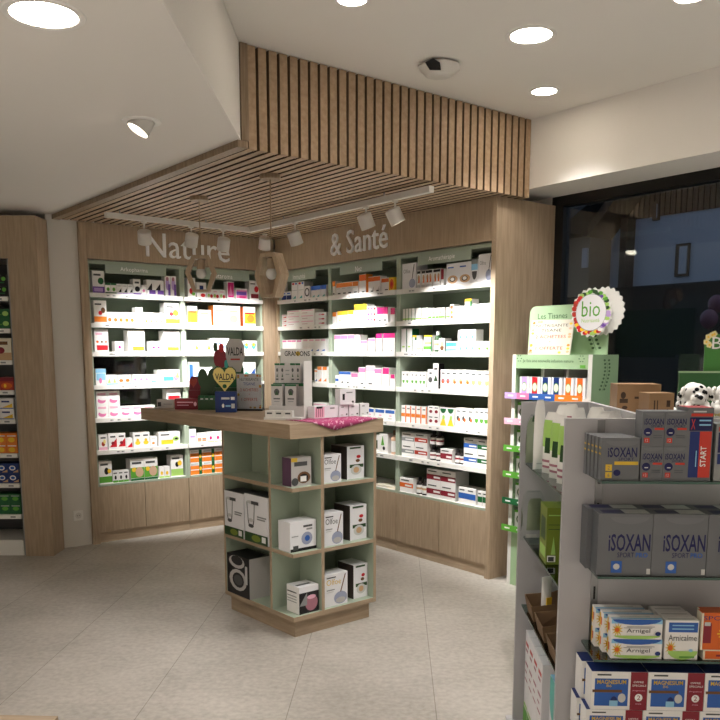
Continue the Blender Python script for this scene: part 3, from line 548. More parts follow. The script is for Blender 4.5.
# ------------------------------------------------------------------ island counter
K = V((2.464, 3.721, 0)); IR = math.radians(2.278)
XI = V((math.cos(IR), math.sin(IR), 0)); YI = V((-math.sin(IR), math.cos(IR), 0)); CT = 1.2155
CR = math.atan2(RT.y, RT.x)          # facing the entrance, where the photo is taken from
def isl(x, y, z=0): return K+XI*x+YI*y+V((0, 0, z))
t = thing('island_counter', 'sage green island shelf unit with overhanging oak counter top', 'counter', K, IR)
bevel(MB().box(-.052, -.045, 1.135, .625, 1.745, 1.2145, 'oak_y', f='oak_x').build('counter_top', t), .002)
MB().box(.0, .0, 0, .555, .68, .1, 'oak_x', l='oak_y').build('kick_plinth', t)
def sboard(name, x0, y0, z0, x1, y1, z1, par=t, fr='oak_x', lf='sage'): return MB().box(x0, y0, z0, x1, y1, z1, 'sage', f=fr, l=lf).build(name, par)
sboard('base_board', -.03, -.03, .1005, .585, .70, .128, lf='oak_y')
sboard('divider_panel', -.03, .178, .1285, .168, .2, 1.1345, fr='sage', lf='oak_v')
sboard('divider_panel', .1685, -.03, .1285, .1905, .33, 1.1345, fr='oak_v')
sboard('back_panel', .172, .331, .1285, .19, .678, 1.1345, fr='sage')
sboard('back_panel', .191, .331, .1285, .562, .349, 1.1345, fr='sage')
sboard('side_panel', .5635, -.03, .1285, .585, .70, 1.1345, fr='oak_v')
sboard('side_panel', -.03, .6785, .1285, .563, .70, 1.1345, fr='sage', lf='oak_v')
SHZ = [.492, .862]
for z in SHZ:
    sboard('shelf', -.03, -.03, z-.022, .168, .1775, z, lf='oak_y')
    sboard('shelf', .191, -.03, z-.022, .563, .3305, z)
    sboard('shelf', -.03, .2005, z-.022, .1715, .678, z, lf='oak_y')
def put_carton(me, name, p, rot, label, cat='box', group=None): return put(name, me, None, p, rot, label, cat, group)
# appliance cartons in the island; pixel span on the shelf front -> island coordinates
def icar(side, px0, px1, ytop, z, d, spec, label, body='cw', sidec=None, setb=.03, topc=None, name='diffuser_carton', rot=0, group='appliance cartons in the island'):
    if side == 'f':
        q = K+YI*(-.03+setb); a = onp(px0, ytop, YI, q); c = onp(px1, ytop, YI, q); x0 = (a-K).dot(XI); x1 = min((c-K).dot(XI), .561); h = onp((px0+px1)/2, ytop, YI, q).z-z
        me = carton_mesh(x1-x0, h, d, spec, body, sidec, topc); put_carton(me, name, isl((x0+x1)/2, -.03+setb, z+.0004), IR+rot, label, 'box', group)
    else:
        q = K+XI*(-.03+setb); a = onp(px0, ytop, XI, q); c = onp(px1, ytop, XI, q); y0 = min((a-K).dot(YI), .676); y1 = max((c-K).dot(YI), .206); h = onp((px0+px1)/2, ytop, XI, q).z-z
        me = carton_mesh(y0-y1, h, d, spec, body, sidec, topc); put_carton(me, name, isl(-.03+setb, (y0+y1)/2, z+.0004), IR-PI/2+rot, label, 'box', group)
OLF = 'T.12,.66,.72,.84,gld,Olfoe;e.42,.03,.98,.42,wnt;e.5,.06,.9,.24,gm;n.7,.4,.9,.94,br;r.12,.88,.5,.91,k;r.12,.5,.45,.53,g;r.12,.44,.4,.46,lg'
TALL = 'e.55,.62,.8,.72,rd;e.5,.5,.75,.6,br;r.15,.34,.95,.44,dm;e.2,.12,.85,.42,lg;e.36,.18,.7,.36,tn;r.15,.92,.8,.97,dm'
icar('f', 322, 341, 454.5, .862, .10, OLF.replace('gld,Olfoe', 'dg,Olfoe'), 'white diffuser carton on the upper shelf of the island, right cell', sidec='cw', setb=.025)
icar('f', 347, 364, 446, .862, .15, TALL, 'tall carton with dark sides on the upper shelf of the island', sidec='tb', setb=.05)
icar('f', 323, 343, 513, .492, .10, OLF.replace('gld,Olfoe', 'dg,Olfoe'), 'white diffuser carton on the middle shelf of the island, right cell', setb=.025)
icar('f', 350, 366.5, 505, .492, .15, TALL, 'tall carton with dark sides on the middle shelf of the island', sidec='tb', setb=.05)
icar('f', 323.5, 347.5, 573.5, .128, .10, OLF, 'white diffuser carton on the lowest shelf of the island, right cell', setb=.025)
icar('f', 353.5, 369.5, 564, .128, .15, TALL, 'tall carton with dark sides on the lowest shelf of the island', sidec='tb', setb=.05)
icar('f', 291, 311, 457.5, .862, .085, 'r.15,.7,.8,.85,dg;e.3,.08,.95,.5,br;e.4,.12,.85,.42,k;r.45,.15,.75,.34,w;r0,.86,.3,1,gld;e.0,.02,.35,.3,dg', 'carton with purple side and teacup picture in the island corner', body='gm', sidec='ppl', setb=.045)
icar('f', 290, 316, 521, .492, .115, 'r.5,.78,.85,.85,dg;r.62,.68,.85,.74,g;e.42,.18,.85,.62,wnt;e.55,.3,.75,.5,b;r0,0,1,.1,k;r.1,.05,.3,.2,dg;r.05,.5,.3,.53,g', 'white carton with blue round diffuser picture, middle island corner', setb=.04, sidec='cw')
icar('f', 299, 318.5, 586, .128, .12, 'r0,0,1,.78,sm;e.3,.06,.95,.66,rose;e.4,.5,.85,.66,hp;d0,.3,.4,.78,g;L.05,.75,.8,.8,dg;L.05,.6,.8,.64,g;L.05,.5,.8,.53,g;L.05,.4,.8,.43,g;U.1,.3,.8,.5,dg', 'carton picturing a pink glass on black, lowest island corner', setb=.02, sidec='w')
GLS = 'n.1,.84,.15,.45,g;n.15,.45,.2,.34,dg;n.44,.84,.4,.45,g;n.4,.45,.36,.34,dg;e.09,.8,.45,.87,lg;e.16,.3,.4,.38,dg;e.17,.42,.39,.5,lg;r.3,.8,.62,.87,dg;r.55,.55,.95,.58,g;r.55,.5,.9,.53,g;r.0,0,1,.2,dm;e.3,.03,.7,.17,ol;r.75,.05,.92,.17,w'
icar('l', 223.5, 243, 492, .492, .13, GLS, 'carton picturing a drinking glass, nearer the dark shelves, island left side', setb=-.005, topc='dg')
icar('l', 244.5, 270, 496, .492, .13, GLS, 'carton picturing a drinking glass, nearer the island corner', setb=-.005, topc='dg')
icar('l', 227, 249, 556, .128, .15, 'e.1,.12,.88,.66,gm;e.24,.2,.76,.58,sm;e.3,.26,.7,.52,dg;e.1,.68,.8,1,gm;e.2,.76,.72,1,sm;r.82,.35,.92,.8,lg', 'black carton picturing two grey rings on the lowest island shelf', body='sm', sidec='gm', setb=-.005)
# ------------------------------------------------------------------ things on the counter
def cspot(px0, px1, ytop, ybot, z=CT):
    p = onz((px0+px1)/2, ybot, z); dep = p.dot(FW); n = FW; q = p
    a = onp(px0, ybot, n, q); c = onp(px1, ybot, n, q); h = onp((px0+px1)/2, ytop, n, q).z-z
    return p, (c-a).length, h
def ccarton(px0, px1, ytop, ybot, d, spec, label, body='w', side=None, topc=None, rot=CR, name='carton', z=CT, group=None):
    p, w_, h = cspot(px0, px1, ytop, ybot, z); put_carton(carton_mesh(w_, h, d, spec, body, side, topc), name, p, rot, label, 'box', group)
ccarton(157, 174, 399.5, 408, .06, 'r.05,.2,.25,.7,k;r.4,.4,.9,.5,g', 'small grey carton at the far end of the counter', 'gm')
ccarton(175, 198, 398.5, 409.4, .06, 'r.1,.6,.8,.7,hp;r.1,.35,.6,.42,hp;e.82,.3,.95,.7,hp', 'flat red carton lying on the counter near green heart card', 'dr')
def heart(cx_, z0, w_, h_, y, n=24):
    pts = []
    for i in range(n):
        a = 2*PI*i/n; x = 16*math.sin(a)**3; zz = 13*math.cos(a)-5*math.cos(2*a)-2*math.cos(3*a)-math.cos(4*a)
        pts.append((cx_+x/32*w_, y, z0+(zz+17)/29.2*h_))
    return pts
def blob(cx_, cz, rx, rz, y, n=20, p=2.4):
    return [(cx_+rx*math.copysign(abs(math.cos(2*PI*i/n))**(2/p), math.cos(2*PI*i/n)), y, cz+rz*math.copysign(abs(math.sin(2*PI*i/n))**(2/p), math.sin(2*PI*i/n))) for i in range(n)]
p, w_, h = cspot(189, 203, 376.5, 407)
t = thing('display_card', 'dark red display card with a heart, standing behind flat red carton', 'display', p, CR)
MB().box(-w_/2, 0, 0, w_/2, .05, h*.55, ink('dr')).build('box_base', t)
MB().ext([(-w_/2, .03, h*.55), (-w_/2, .03, h*.86), (-w_*.3, .03, h), (w_*.2, .03, h), (w_/2, .03, h*.8), (w_/2, .03, h*.55)], (0, .004, 0), ink('dr')).ext(heart(-w_*.2, h*.62, w_*.55, h*.33, .026), (0, .003, 0), ink('rb')).build('back_card', t)
p, w_, h = cspot(198, 233, 392, 410)
t = thing('pastille_display', 'dark green counter display tray with heart shaped cards', 'display', p, CR)
m_ = MB(); m_.box(-w_/2, 0, 0, w_/2, .10, .004, ink('dm')); m_.box(-w_/2, 0, .0045, w_/2, .004, h*.55, ink('dm')); m_.box(-w_/2, .096, .0045, w_/2, .1, h*1.2, ink('dm'))
m_.box(-w_/2, .0045, .0045, -w_/2+.004, .0955, h*.8, ink('dm')); m_.box(w_/2-.004, .0045, .0045, w_/2, .0955, h*.8, ink('dm')); m_.build('tray', t)
hh = onp(206, 368, FW, p+FW*.09).z-CT
MB().ext(heart(-w_*.27, h*.4, w_*.58, hh-h*.4, .09), (0, .003, 0), ink('dm')).ext([(-w_*.36, .09, .01), (-w_*.15, .09, .01), (-w_*.15, .09, h*1.0), (-w_*.36, .09, h*1.0)], (0, .003, 0), ink('dm')).build('heart_card', t)
hy0 = onp(224, 393, FW, p).z-CT; hy1 = onp(224, 367, FW, p).z-CT
hx = (onp(224.5, 380, FW, p)-p).dot(RT); hw = .155
hm = MB().ext(heart(hx, hy0, hw, hy1-hy0, .0), (0, .003, 0), ink('ly')); hm.text('*VALDA', hx-hw*.4, hy0+(hy1-hy0)*.5, hx+hw*.42, hy0+(hy1-hy0)*.75, -.001, ink('k'))
hm.ext(heart(hx, hy0-.005, hw*1.07, (hy1-hy0)*1.06, .0035), (0, .002, 0), ink('dm'))
hm.quad((hx-hw*.25, -.001, hy0+(hy1-hy0)*.42), (hx+hw*.25, -.001, hy0+(hy1-hy0)*.42), (hx+hw*.25, -.001, hy0+(hy1-hy0)*.46), (hx-hw*.25, -.001, hy0+(hy1-hy0)*.46), m=ink('dm'))
hm.ell(hx, hy0+(hy1-hy0)*.26, .014, .014, -.001, ink('dgr')); hm.build('heart_sign', t, label='cream heart shaped sign with dark lettering')
for k in range(4):
    put('pastille_carton', carton_mesh(.03, h*.75, .05, 'r.1,.3,.9,.6,lg;r.2,.7,.8,.8,w', 'dgr'), None, p+Matrix.Rotation(CR, 3, 'Z') @ V((-w_/2+.024+k*.033, .02, .005)), CR, '%s small green pastille carton in the heart display tray' % ORD[k], 'box', 'pastille cartons in the counter display')
# taller card display behind
p2 = p+FW*.16; p2 = V((p2.x, p2.y, CT))
t = thing('display_card', 'tall cut-out card with cream rounded label and red jar shape', 'display', p2, CR)
def q2(x, y): v = onp(x, y, FW, p2)-p2; return v.dot(RT), v.z
x0, zb = q2(214, 392); x1, zt_ = q2(244, 372)
MB().box(x0, .0, 0, x1, .05, zb+.03, ink('dm')).build('base', t)
m_ = MB(); m_.box(x0+.005, .02, zb+.0305, x1-.005, .024, zt_+.03, ink('dgr'))
a = q2(213.5, 368); c = q2(226, 349); m_.ext(blob((a[0]+c[0])/2, (a[1]+c[1])/2, (c[0]-a[0])/2, (c[1]-a[1])/2, .016), (0, .003, 0), ink('dr'))
for (u, v_, rr, rz, cc) in ((215, 347, 2.2, 4.5, 'dm'), (221, 348, 2.5, 4.5, 'rd'), (226, 364, 2, 4, 'tl'), (229, 367, 2, 5, 'dgr'), (240, 367, 2.6, 5, 'dgr'), (217, 371, 2.5, 5, 'dgr')):
    x, z = q2(u, v_); m_.ext(blob(x, z, rr*.0068, rz*.0068, .013), (0, .003, 0), ink(cc))
m_.build('jar_card', t)
a = q2(226, 372); c = q2(244, 339); m_ = MB(); cxm = (a[0]+c[0])/2; wm = (c[0]-a[0])/2
m_.ext([(cxm-wm*.55, .008, a[1]), (cxm+wm*.55, .008, a[1]), (cxm+wm, .008, a[1]+(c[1]-a[1])*.45), (cxm+wm, .008, a[1]+(c[1]-a[1])*.8), (cxm+wm*.6, .008, c[1]), (cxm-wm*.6, .008, c[1]), (cxm-wm, .008, a[1]+(c[1]-a[1])*.8), (cxm-wm, .008, a[1]+(c[1]-a[1])*.45)], (0, .003, 0), ink('gm'))
m_.text('*VALDA', cxm-wm*.85, a[1]+(c[1]-a[1])*.5, cxm+wm*.85, a[1]+(c[1]-a[1])*.75, .007, ink('k'))
m_.quad((cxm-wm*.5, .007, a[1]+(c[1]-a[1])*.36), (cxm+wm*.5, .007, a[1]+(c[1]-a[1])*.36), (cxm+wm*.5, .007, a[1]+(c[1]-a[1])*.41), (cxm-wm*.5, .007, a[1]+(c[1]-a[1])*.41), m=ink('rb')); m_.build('label_card', t)
ccarton(215.5, 236, 391.5, 412.4, .055, 'r.3,.62,.7,.72,lg;r.76,.6,.95,.74,w;e.32,.22,.44,.42,w;r.5,.27,.75,.35,lb;r.78,.2,.95,.42,lg;r.05,.1,.18,.9,db', 'dark blue carton in front of the cream heart sign', 'nb')
# poster in an acrylic holder
p, w_, h = cspot(237, 262, 373.5, 410.5)
t = thing('poster_holder', 'acrylic stand with a flowered paper offer notice on counter', 'sign', p, CR-.06)
MB().box(-w_/2-.004, -.03, 0, w_/2+.01, .06, .01, ink('sm')).build('base', t)
MB().box(-w_/2, .013, .0105, w_/2+.006, .017, h, 'clear_film').build('back_plate', t)
MB().box(w_/2+.0065, -.01, .0105, w_/2+.011, .04, h*.72, ink('sm')).build('side_plate', t)
paper = mat('thin_paper', 'e6e2ea', .6); nt_ = paper.node_tree; tr_n = nt_.nodes.new('ShaderNodeBsdfTranslucent'); tr_n.inputs[0].default_value = rgb('e6e2ea'); mx_n = nt_.nodes.new('ShaderNodeMixShader'); mx_n.inputs[0].default_value = .7
nt_.links.new(nt_.nodes['Principled BSDF'].outputs[0], mx_n.inputs[1]); nt_.links.new(tr_n.outputs[0], mx_n.inputs[2]); nt_.links.new(mx_n.outputs[0], nt_.nodes['Material Output'].inputs[0])
m_ = MB(); m_.quad((-w_/2, .006, .011), (w_/2, .006, .011), (w_/2, .006, h-.002), (-w_/2, .006, h-.002), m='thin_paper'); y = .0054
for tx, v0, v1, cc, u in (('NUTRISANTE', .80, .88, 'dg', .38), ('TISANE', .68, .76, 'b', .24), ('2 ACHETEES', .52, .60, 'red2', .36), ('+', .42, .46, 'red2', .02), ('1 OFFERTE', .26, .34, 'red2', .32)):
    m_.text(tx, -w_*u, h*v0, w_*u, h*v1, y, ink(cc))
for i in range(16):
    e = i % 4; s_ = random.uniform(-.45, .45); uu, vv = ((-.44, s_), (.44, s_), (s_, .44), (s_, -.42))[e]
    m_.ell(uu*w_, h*(.5+vv), .008, .007, y-.0003, ink(random.choice(['gld', 'tn', 'o'])))
m_.build('notice', t)
MB().box(-w_/2, .002, .0105, w_/2, .004, h, 'clear_film').build('acrylic_cover', t)
# stepped white product display
GD = -math.radians(50)
p = onz(287, 419.0, CT)
t = thing('counter_display', 'stepped white cardboard display of cartons at the counter corner', 'display', p, GD)
dep = p.dot(FW); s_ = dep/825
W = 37*s_; z1 = .015
MB().box(-W/2-.01, -.075, 0, W/2, .17, .014, ink('fab')).build('base_tray', t)
MB().box(-W/2, -.005, .0145, W/2-.004, .17, .075, ink('gm')).build('lower_step', t)
MB().box(-W/2+.006, .07, .0755, W/2-.004, .17, .205, ink('gm')).build('upper_step', t)
MB().box(W/2-.0035, -.005, .0145, W/2, .17, .335, ink('fab')).build('side_wing', t)
m_ = MB().box(-W/2+.02, .1705, .0145, W/2-.004, .176, .405, ink('fab'))
m_.text('*GRANIONS', -W/2+.045, .362, W/2-.012, .392, .1695, ink('k')); m_.ell(W*.1, .377, .014, .014, .1697, ink('gld')); m_.build('header_card', t)
# green edging
MB().box(-W/2+.004, .066, .188, W/2-.006, .0695, .206, ink('dgr')).build('shelf_edge', t)
R3 = Matrix.Rotation(GD, 3, 'Z')
GSP = 'e.3,.55,.7,.75,dg;g.35,.3,.65,.5,dm;r.25,.15,.75,.22,dg;r.0,.9,1,1,dgr'
for k in range(5):
    put('supplement_carton', carton_mesh(.030, .115, .05, GSP if k != 2 else 'r.1,.6,.9,.66,g;r.1,.4,.9,.46,g', 'gm'), None, p+R3 @ V((-W/2+.024+k*.0318, .085, .2062)), GD, '%s small grey carton on the upper step of the counter display' % (ORD[k] if k < 4 else 'rightmost'), 'box', 'cartons on the stepped counter display')
for k in range(2):
    put('supplement_carton', carton_mesh(.066, .125, .05, 'e.25,.5,.75,.8,dg;g.3,.5,.7,.72,dm;r.2,.3,.8,.36,dg;r.25,.18,.75,.23,g;r0,.92,1,1,dgr', 'gm'), None, p+R3 @ V((-W/2+.044+k*.085, .008, .0755)), GD, '%s larger grey carton on the lower step of the counter display' % ('left', 'right')[k], 'box', 'cartons on the stepped counter display')
for k in range(3):
    put('supplement_carton', carton_mesh(.052, .038, .04, 'T.2,.4,.8,.75,k,TDR' if False else 'r.2,.45,.8,.7,dg', 'fab'), None, p+R3 @ V((-W/2+.02+k*.055, -.06, .0145)), GD, '%s small flat white carton in the front tray of counter display' % ('leftmost', 'middle', 'rightmost')[k], 'box', 'cartons on the stepped counter display')
# pink cloth and white cartons
m_ = MB()
tip = onp(334, 430.5, YI, K-YI*.05); tl_ = onp(313, 422, YI, K-YI*.05); tr_ = onp(378, 417.6, YI, K-YI*.05)
def il(q): v = q-K; return v.dot(XI)
xa, xb, xt = il(tl_), min(il(tr_), .618), il(tip); zt_ = CT+.0012
cols = 22; top = []; drop = []
for i in range(cols+1):
    x = xa+(xb-xa)*i/cols; f_ = (x-xa)/(xt-xa) if x < xt else (xb-x)/(xb-xt)
    wav = .0016*math.sin(i*1.7); top.append((x, .26-.10*abs(i/cols-.5), zt_+abs(wav)*.5)); drop.append((x, -.0475-.004*f_-abs(wav)*2, zt_-max(.001, f_*(CT-tip.z))))
mid = [(x, -.0465, zt_+.0015) for x, _, _ in top]
n = cols+1
m_.add(top+mid+drop, [(i, n+i, n+i+1, i+1) for i in range(cols)]+[(n+i, 2*n+i, 2*n+i+1, n+i+1) for i in range(cols)], 'cloth_pink', True)
o = m_.build('pink_cloth', None, K, IR, 'pink cloth draped over the front edge of the oak counter', 'cloth')
md = o.modifiers.new('thick', 'SOLIDIFY'); md.thickness = .001; md.offset = 1
WB = 'e.72,.12,.9,.26,dg;r.2,.75,.5,.84,g;r.15,.1,.4,.2,lg'
zc = CT+.004
def wcar(px0, px1, ytop, yb, spec, label, d=.06, body='cw', z=zc, rot=IR+.05, nm='cosmetic_carton'):
    a = onz(px0, yb, z); c = onp(px1, yb, YI, a); w_ = (c-a).dot(XI); h = onp(px0, ytop, YI, a).z-z
    put(nm, carton_mesh(w_, h, d, spec, body), None, a+XI*w_/2, rot, label, 'box', 'white cartons on the pink cloth')
wcar(314, 338.3, 406.5, 418.6, 'r.02,.05,.42,.92,hp;r.08,.8,.34,.97,k;r.06,.1,.1,.8,rose;r.14,.1,.18,.8,rose;r.22,.1,.26,.8,rose;r.3,.1,.34,.8,rose;r.65,.72,.85,.84,g', 'wide white carton with pink striped panel on pink cloth')
wcar(339.2, 348.4, 404.8, 417, WB, 'white carton second from left on the pink cloth')
wcar(349.2, 359.2, 404.4, 416.4, WB, 'white carton third from left on the pink cloth')
wcar(360, 369.2, 403.6, 415.6, WB, 'rightmost white carton on the pink cloth')
a = onz(344, 417, zc); hh_ = onp(344, 404.8, YI, a).z
wcar(341, 354.6, 389.5, 404.8, 'r.15,.3,.3,.7,k;e.75,.1,.9,.24,dg;r.4,.75,.8,.82,g', 'white carton stacked on top of the cartons on pink cloth', z=hh_+.0006, rot=IR-.15)
# ------------------------------------------------------------------ left wall unit
P1 = V((2.0, 6.465, 0))
t = thing('shelving_unit', 'tall oak framed unit with dim shelves at the left edge', 'shelving', P1, CR)
MB().box(-.22, 0, 0, 0, .235, 2.612, 'oak_v').build('side_post', t)
MB().box(-1.25, 0, 2.30, -.2205, .03, 2.612, 'oak_v').build('header_board', t)
MB().box(-1.27, 0, 0, -1.2505, .5, 2.612, 'oak_v').build('side_panel', t)
MB().box(-1.25, .44, .0, -.2205, .46, 2.299, ink('dg')).build('back_panel', t)
MB().box(-.2435, .031, .0, -.2205, .4395, 2.299, ink('g')).build('inner_side', t)
MB().box(-1.25, .02, 0, -.2445, .4395, .125, 'white').build('base_box', t)
q = P1+FW*.03
LZ = [onp(15, y, FW, q).z for y in (297.5, 329.5, 361, 391, 420, 454, 484, 515)]
for z in LZ:
    sh = MB().box(-1.25, .03, z-.02, -.2445, .4395, z+.004, 'white_metal').build('shelf', t)
    m_ = MB().box(-1.25, .012, z-.028, -.245, .0295, z+.006, 'white'); m_.quad((-.33, .0115, z-.018), (-.29, .0115, z-.018), (-.29, .0115, z-.006), (-.33, .0115, z-.006), m=ink('g')); m_.build('price_rail', sh)
RCR = Matrix.Rotation(CR, 3, 'Z')
def lrow(k, n, x1, w_, h, layers, spec, body, desc, side=None):
    z = LZ[k]+.0045
    for L_ in range(layers):
        for i in range(n):
            me = carton_mesh(w_-.002, h-.0005, .14, spec, body, side)
            lab = '%s%s %s on %s shelf of left edge unit' % (('', '') [0] if layers == 1 else ('lower ', 'upper ')[L_], ('rightmost', 'second from right', 'third from right', 'fourth from right')[i], desc, ('highest', 'second', 'third', 'fourth', 'fifth', 'sixth', 'seventh', 'lowest')[k])
            put('remedy_carton', me, None, P1+RCR @ V((x1-w_*(i+.5), .045, z+L_*h)), CR, lab, 'box', 'cartons in the left edge unit')
lrow(0, 3, -.255, .11, .08, 2, 'r.1,.3,.8,.4,dgr;e.6,.5,.9,.9,gr;r.1,.7,.5,.8,lg', 'k', 'black carton')
lrow(1, 3, -.255, .12, .075, 2, 'e.55,.3,.95,.8,lgr;r.1,.4,.5,.5,gr', 'dgr', 'green carton')
lrow(2, 2, -.255, .13, .17, 1, 'r0,0,1,.35,tn;e.1,.3,.6,.6,dr;r.1,.7,.8,.85,br', 'cr', 'beige carton')
lrow(3, 1, -.255, .11, .10, 1, 'e.1,.1,.9,.6,og;r0,.7,1,1,dr;e.3,.2,.5,.5,y', 'rb', 'red brown carton')
lrow(4, 2, -.265, .105, .082, 2, 'd.1,.1,.9,.5,y;r.1,.6,.7,.75,db;r0,0,1,.08,b', 'w', 'white and yellow carton')
lrow(5, 3, -.255, .085, .078, 2, 'e.15,.1,.8,.6,y;r.1,.7,.9,.8,w', 'o', 'orange carton')
lrow(6, 3, -.255, .085, .078, 2, 'e.1,.3,.7,.8,w;e.2,.4,.6,.7,b;d.4,.1,.95,.4,tn', 'nb', 'navy carton')
lrow(7, 3, -.255, .085, .08, 2, 'e.2,.35,.8,.75,gr;r.1,.8,.9,.86,lg', 'dgr', 'dark green carton')
# wall socket
a = ony(78, 515.5, 6.68)
t = thing('wall_socket', 'white wall socket low on the pale wall left of shelving', 'socket', (a.x, 6.679, a.z-.04))
MB().box(-.041, -.009, 0, .041, 0, .082, 'white').build('plate', t)
m_ = MB(); m_.M = Matrix.Translation((0, -.0095, .041)) @ Matrix.Rotation(PI/2, 4, 'X'); m_.lathe([(.025, 0), (.025, .002), (.021, .002), (.02, .0005)], 'white_metal', 24); m_.sphere((-.008, 0, .001), .003, 'black', 8, 5); m_.sphere((.008, 0, .001), .003, 'black', 8, 5); m_.build('socket_ring', t)
# ------------------------------------------------------------------ white gondola in the foreground
def at(x, y, f): d = ray(x, y); return CAM+d*(f/d.dot(GF))
def gp(r, f, z=0): return GR*r+GF*f+V((0, 0, z))
GO = gp(.9, 2.6)
t = thing('gondola', 'white double sided gondola with glass shelves in the right foreground', 'gondola', GO, GROT)
def gl(): m = MB(); m.M = Matrix.Translation((-.9, -2.6, 0)); return m
GT_ = 1.404
bevel(gl().box(.505, 3.3, .06, .792, 3.322, GT_, 'gondola_white').build('end_panel', t), .002)
bevel(gl().box(.508, 2.46, .06, 1.48, 2.482, GT_, 'gondola_white').build('back_panel', t), .002)
bevel(gl().box(.770, 2.4825, .06, .790, 3.2995, GT_, 'gondola_white').build('spine_panel', t), .002)
gl().box(.48, 2.25, 0, 1.48, 3.34, .0595, 'gondola_white').build('base_deck', t)
for r in (.613, 1.25): 
    o = gl().box(r-.011, 2.4555, .06, r+.011, 2.4597, GT_-.003, 'steel'); 
    for k in range(9): o.box(r-.003, 2.4545, .2+k*.13, r+.003, 2.4554, .24+k*.13, 'black')
    o.build('slotted_upright', t)
GS = [1.2425, .967, .719, .462]
for z in GS:
    s_ = gl().box(.579, 2.288, z-.007, 1.46, 2.4545, z, 'shelf_glass', f='glass_edge', l='glass_edge').build('glass_shelf', t)
    for r in (.613, 1.25): gl().ext([(r-.002, 2.454, z-.0075), (r-.002, 2.454, z-.035), (r-.002, 2.33, z-.0075)], (.004, 0, 0), 'steel').build('bracket', s_)
LS = [1.157, .855, .566]
for z in LS: gl().box(.527, 2.4835, z-.007, .769, 3.2985, z, 'shelf_glass', l='glass_edge').build('glass_shelf', t)
def gcar(px0, px1, ytop, zb, f, d, spec, label, group, body='isx', side=None, top=None, h=None, name='carton'):
    y = ytop; a = at(px0, y, f); c = at(px1, y, f); w_ = (c-a).dot(GR); hh = h or a.z-zb
    p = (a+c)/2; p = V((p.x, p.y, zb+.0004))
    return put(name, carton_mesh(w_, hh, d, spec, body, side, top), None, p, GROT, label, 'box', group), p, w_, hh
def again(me, p, label, group, name='carton'): return put(name, me, None, p, GROT, label, 'box', group)
G1 = 'grey sports cartons on the upper glass shelf'
SP1 = 'm.1,.80,.98,.93,sw;T.17,.55,.93,.78,nv,*iSOXAN;T.45,.47,.86,.54,nv,SPORT;r.35,.37,.97,.45,gld;e.33,.11,.52,.26,nv;r.12,.23,.29,.38,gld;r.12,.06,.29,.2,gld;T.18,.26,.23,.35,isx,2;T.18,.09,.23,.17,isx,6;U.1,.2,.9,.7,g;L.1,.74,.9,.78,gld;L.1,.6,.9,.64,gld'
o, p, w_, h_ = gcar(602, 640.5, 438, GS[0], 2.30, .028, SP1, 'front grey carton with yellow number squares, upper glass shelf', G1)
for k in range(4):
    again(o.data, p+GF*.03*(k+1)-GR*.0035*(k+1), ['second', 'third', 'fourth', 'rearmost'][k]+' grey carton behind the yellow numbered one, upper glass shelf', G1)
SP2 = 'm.1,.86,.95,.96,sw;T.08,.62,.95,.80,nv,*iSOXAN;T.38,.54,.9,.61,nv,SPORT;r.55,.47,.97,.53,red2;e.06,.29,.44,.53,nv;r.18,.37,.34,.40,lg;r.1,.1,.34,.24,red2;T.15,.13,.28,.21,lg,12;r.5,.3,.9,.32,isd;r.5,.24,.9,.26,isd'
o, p, w_, h_ = gcar(641.4, 663.6, 446.5, GS[0], 2.30, .07, SP2, 'lower left small grey carton with blue disc, upper glass shelf', G1)
again(o.data, p+GR*(w_+.001), 'lower right small grey carton with blue disc, upper glass shelf', G1)
again(o.data, p+V((0, 0, h_+.0006)), 'upper left small grey carton with blue disc, upper glass shelf', G1)
again(o.data, p+GR*(w_+.001)+V((0, 0, h_+.0006)), 'upper right small grey carton with blue disc, upper glass shelf', G1)
SP3 = 'r.12,.05,.5,.68,db;r.5,.05,.96,.68,red2;r.08,.69,.96,.87,nv;T.14,.71,.3,.85,red2,X;r.45,.82,.9,.84,lb;r.45,.76,.9,.78,lb;r.12,.885,.96,.925,red2;r.2,.94,.7,.96,lg;S.55,.2,.78,.48,w,*START;r.37,.2,.41,.42,lb;U0,0,1,1,rd'
o, p, w_, h_ = gcar(688.5, 714.4, 408, GS[0], 2.30, .09, SP3, 'tall blue and red carton standing on the upper glass shelf', G1)
gcar(717, 740, 424, GS[0], 2.30, .07, 'r.1,.5,.9,.85,nv;r.1,.87,.9,.95,red2;r.1,.3,.9,.48,db', 'blue banded carton cut by the right photo edge, upper glass shelf', G1, body='g')
G2 = 'large grey sports cartons on the second glass shelf'
SP4 = 'm.22,.84,.93,.95,sw;T.2,.40,.97,.68,nv,*iSOXAN;T.37,.30,.68,.38,nv,SPORT;T.71,.30,.93,.38,b,*PRO;r.26,.05,.46,.24,b;e.3,.1,.42,.2,lg;r.92,.03,.99,.12,lg;U.1,.2,.5,.8,nv;U.5,.1,.96,.9,lg'
d4 = .075
o, p, w_, h_ = gcar(599, 653.5, 514, GS[1], 2.30, d4, SP4, 'left large grey carton with blue lettering, second glass shelf', G2, side='isd')
wl = w_+.0015
again(o.data, p+GR*wl, 'second large grey carton from left, second glass shelf', G2); again(o.data, p+GR*wl*2, 'third large grey carton cut by the right photo edge, second glass shelf', G2)
for k, nm in enumerate(('left', 'second', 'third')): again(o.data, p+GF*(d4+.002)-GR*.014+GR*wl*k, nm+' large grey carton in the rear row, second glass shelf', G2)
G3 = 'arnica cartons on the third glass shelf'
SP5 = 'r.0,.78,1,1,lb;m.02,.72,.98,1,b;s.0,.08,.24,.85,gld;e.07,.35,.16,.58,og;m.05,.0,.97,.18,lgr;r.3,.62,.85,.65,g;r.24,.56,.8,.59,g;T.3,.28,.76,.54,k,Arnigel;e.86,.18,.97,.4,db;U0,.05,1,.3,lb;U.2,.45,.8,.6,lg;L.2,.3,.6,.7,og;L.05,.1,.3,.9,y'
